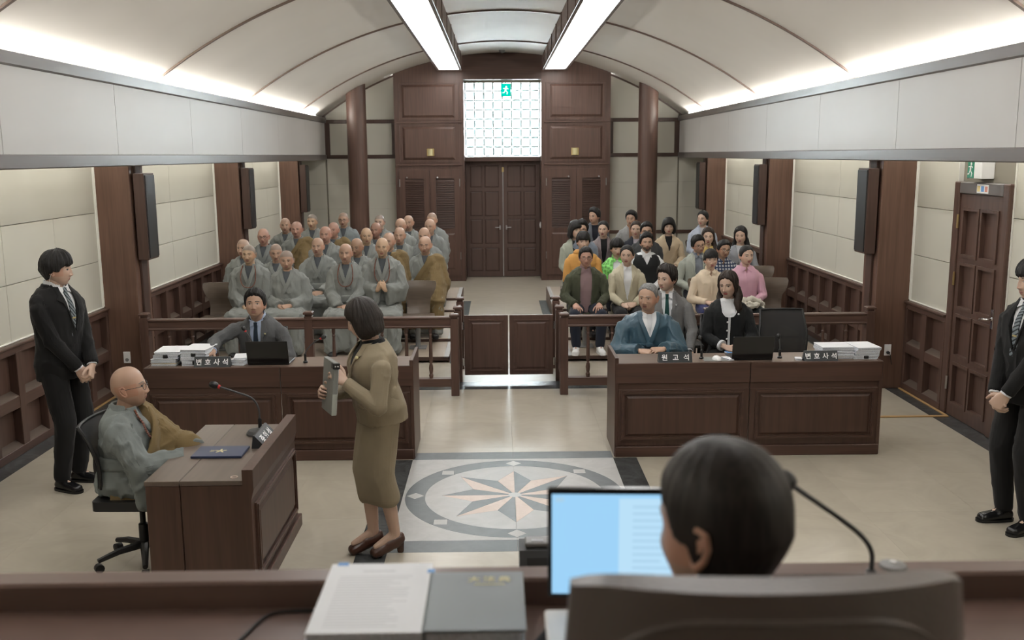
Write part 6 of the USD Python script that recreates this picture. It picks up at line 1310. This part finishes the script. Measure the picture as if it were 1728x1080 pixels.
q, t, x, zt = front_row('v', 'woman with wavy brown hair in a black jacket with white trim', 1229, 459, 9.40, .475, lean=2, twist=-6, head=(-30, -4, 4), hands={1: dict(at=(.08, .30, .70), dir=(-.85, .55, -.15), back=(0, .5, .9), curl=45), -1: dict(at=(-.075, .325, .71), dir=(.9, .35, -.15), back=(0, .6, .8), curl=50)}, female=True)
body(q, t, {}, SK['p'], 5, .02, lip=(.45, .11, .10)); k = q.k; BK = fab((.016, .017, .018))
upper(q, t, 'jacket', BK, .024*k, [(-.075*k, 1.12), (.075*k, 1.12), (.062*k, .82), (.035*k, .76), (-.035*k, .76), (-.062*k, .82)], seed=7, upto=.82, L=.02)
upper(q, t, 'blouse', fab(WH), .014*k, None, t0=.2, t1=1.04, L=.025, sleeves=False, amp=.006)
obj('white_trim', cat([q.strip([(-.011, .76), (-.011, -.16)], [(.011, .76), (.011, -.16)], .026*k, .006, 10, 3)]+[q.strip([(s*.078*k, 1.05), (s*.066*k, .82), (s*.036*k, .755), (0, .745)], [(s*.068*k, 1.05), (s*.056*k, .83), (s*.032*k, .772), (0, .765)], .026*k, .006, 9, 3) for s in (-1, 1)]), fab(WH), t, smooth=60)
for s in (-1, 1):
    d = unit(q.wr[s]-q.el[s]); w = q.el[s]+(q.wr[s]-q.el[s])*.80; obj('white_cuff', hull((w-d*.012, .052*k), (w+d*.014, .053*k)).trim_by_plane(list(d), float(d@(w-d*.012))).trim_by_plane(list(-d), float(-d@(w+d*.014))), fab(WH), t)
for i in range(5): obj('button', xf(trimesh.creation.icosphere(1, .010), None, q.front(.018, .66-.16*i, .032*k)), 'white', t, smooth=True)
obj('lapel_badge', xf(trimesh.creation.icosphere(2, .010), None, q.front(-.085*k, .80, .026*k)), 'white', t, smooth=True); obj('collar_frill', cloth([q.torso(.014*k, .99, 1.06, 22, 4)], .014, 1, .008, (40, 40, 30)), fab(WH), t, smooth=True)
trousers(q, t, BK); shoes(q, t, {}, 'black_plastic'); hair(q, t, 'long', 'hair_brown', sub=5, vol=1.0, extra='wavy')
t = thing('notebook', 'blue notebook on the lap of the woman in black and white', 'notebook', (x+.02, 9.40-.36, .645), 10); obj('cover', bx(-.10, .10, -.075, .075, 0, .022), 'tab_blue', t); obj('pages', bx(-.103, .09, -.071, .071, .004, .018), 'paper', t)

# the witness, the woman with the file, the guards, the judge ---------------------------------
xw, yw = -2.47, 5.88
t = person('seated_person', 'old bald monk with eyeglasses, grey robe and brown over-robe, at the witness desk', (xw, yw), 0, -90)
q = Fig(seat=.475, lean=2, head=(8, 9, 0), top=1.268, hands={1: dict(at=(.10, .40, .70), hide=1), -1: dict(at=(-.08, .42, .70), hide=1)}, girth=1.15, knees=.17, feet=(.13, .40), size=.985, neck=.88, hs=1.06)
body(q, t, {}, SK['n'], 5, .018, stub=.06, age=1.0, brow=(.12, .11, .10), eye_open=.75, wide=1.02); robe(q, t, (.175, .195, .19), 31, .017, (.17, .12, .055), True, hang=.28, wide=1.15); shoes(q, t, {}, 'black_plastic'); glasses(q, t, 'dark_grey', .0215, .0018)

t = person('standing_person', 'woman with a dark bob in a khaki skirt suit holding a grey file', (-.875, 5.95), 0, 116)
HB = {-1: dict(at=(-.10, .255, 1.19), dir=(.55, .55, .62), back=(-.75, .1, .5), curl=34, elbow=(-.55, -.75, -.45)), 1: dict(at=(.085, .285, 1.075), dir=(-.25, .85, .35), back=(.75, .45, .2), curl=55)}
q = Fig(lean=6, head=(-24, -12, 0), top=1.662, hands=HB, female=True, stand_feet={-1: (-.055, -.06), 1: (.05, .05)}, size=.985, shoulder=1.06, hs=.95)
sp = {'foot': {-1: (-.05, 1, 0), 1: (.05, 1, 0)}}
body(q, t, sp, SK['p'], 5, .018, True, lip=(.42, .15, .14)); k = q.k; q.prof[2:5, 1:3] *= 1.10; KH = (.25, .208, .142); KM = fab(KH)
upper(q, t, 'jacket', KM, .024*k, [(-.07*k, 1.12), (.07*k, 1.12), (.055*k, .92), (.005, .50), (-.005, .50), (-.055*k, .92)], t0=-.30, seed=21, L=.016, amp=.006, r=(.060, .053, .042), flare=.015)
upper(q, t, 'blouse', fab((.012, .012, .013)), .012*k, None, t0=.2, t1=1.09, L=.025, sleeves=False, amp=.002); lapels(q, t, KM, .024*k, .50, .07*k, wid=.95)
obj('lapel_badge', xf(trimesh.creation.icosphere(2, .011), None, q.front(-.078*k, .87, .036*k)), 'gold_flat', t, smooth=True)
obj('pocket_flap', q.strip([(-.14*k, .02), (-.05*k, .02)], [(-.14*k, -.06), (-.05*k, -.06)], .03*k, .005, 5, 3), KM, t)
sh_ = {s: q.kn[s]+(q.an[s]-q.kn[s])*.38 for s in (-1, 1)}; hp_ = [(q.hj[s]+V3(-s*.015, -.01, .06), .108*k) for s in (-1, 1)]
sk = [hull(*hp_, *[(q.kn[s]+V3(0, -.012, 0), .078*k) for s in (-1, 1)], k=2), hull(*[(q.kn[s]+V3(0, -.012, 0), .078*k) for s in (-1, 1)], *[(sh_[s]+V3(0, -.016, 0), .080*k) for s in (-1, 1)], k=2)]
obj('skirt', cloth([union(sk).trim_by_plane([0, 0, 1], .335)], .018, 2, .008, (7, 7, 1.5), 9), KM, t, smooth=50); shoes(q, t, sp, 'shoe_brown', .05); hair(q, t, 'bob', 'hair_dark_brown', sub=5, vol=.80)
R = rot('z', 116); fc = np.array([-.875, 5.95, 0])+R@V3(.0, .315, 1.15)
tf = thing('file_folder', 'grey clip file held upright by the woman in khaki', 'file', fc, 112)
Rf = rot('x', 5)@rot('z', 4)
obj('board', xf(bx(-.11, .11, -.016, .016, -.165, .165, .004), Rf), 'clip_grey', tf); obj('papers', xf(bx(-.105, .108, -.019, -.010, -.16, .155, .002), Rf), 'paper_edge', tf)
obj('pocket', xf(bx(-.111, -.106, -.015, .015, -.163, -.03, .002), Rf), 'clip_pale', tf); obj('clip', xf(bx(-.114, -.07, -.022, .020, .125, .162, .003), Rf), 'black_plastic', tf)
for z in (.14, .148): obj('rivet', xf(trimesh.creation.icosphere(1, .005), Rf, Rf@V3(-.115, -.008+(z-.14)*2, .143)), 'white', tf)

def guard(label, at, rz, top, hy, feet, foot, dz):
    t = person('standing_person', label, at, 0, rz)
    q = Fig(lean=0, head=(hy, 0, 0), top=top, hands={1: dict(at=(.062, .225, .965+dz), dir=(-.45, .3, -.85), back=(.5, .85, .1), curl=40), -1: dict(at=(-.045, .25, .975+dz), dir=(.5, .25, -.8), back=(-.45, .85, .1), curl=48)}, stand_feet=feet, size=1.05, shoulder=1.04, neck=.88)
    sp = {'foot': foot}; body(q, t, sp, SK['p'], 5, .018, lip=(.40, .2, .17))
    suit(q, t, (.0105, .0105, .011), WH, (.014, .019, .022), (.0105, .0105, .011), tb=.45, L=.018, seed=int(at[0]*10), tiek='stripe'); trs = None
    shoes(q, t, sp, 'black_gloss'); hair(q, t, 'bangs', sub=5, vol=1.15)
    obj('tie_clip', q.strip([(-.016, .62), (.016, .62)], [(-.016, .60), (.016, .60)], .020*q.k, .006, 3, 3), 'gold', t)
    return q, t
q, t = guard('young guard in a black suit standing by the left wall, hands clasped', (-3.50, 7.33), -108, 1.845, 28, {1: (.115, .02), -1: (-.10, -.01)}, {1: (.12, 1, 0), -1: (-.2, 1, 0)}, 0)
obj('earpiece_wire', tube(np.asarray(bez([(.085, -.015, -.02), (.080, -.03, -.06), (.062, -.04, -.12), (.055, -.05, -.15)], 5))*q.k@q.Rh.T+q.hc, .0018, 5), 'white', t)
guard('young guard in a black suit at the right edge, hands clasped', (3.46, 6.26), 106, 1.835, -14, {1: (.11, .02), -1: (-.11, .02)}, {1: (.2, 1, 0), -1: (-.15, 1, 0)}, -.03)

t = person('seated_person', 'judge seen from behind, dark hair and black robe, blurred in front', (.232, 1.33), DZ, 0)
q = Fig(seat=.50, lean=2, head=(44, -3, 0), top=1.270, hands={1: dict(at=(.2, .34, .80), hide=1), -1: dict(at=(-.2, .34, .80), hide=1)}, size=1.0, hs=1.0)
body(q, t, {}, SK['n'], 5, .02, stub=.0); upper(q, t, 'robe', fab((.012, .012, .013)), .03*q.k, None, t1=1.04, r=(.07, .075, .06), seed=2); collar(q, t, fab((.1, .1, .11)), .02); trousers(q, t, fab((.012, .012, .013))); shoes(q, t, {}, 'black_plastic')
hair(q, t, 'nape', 'hair_dark_brown', sub=5, vol=.45)
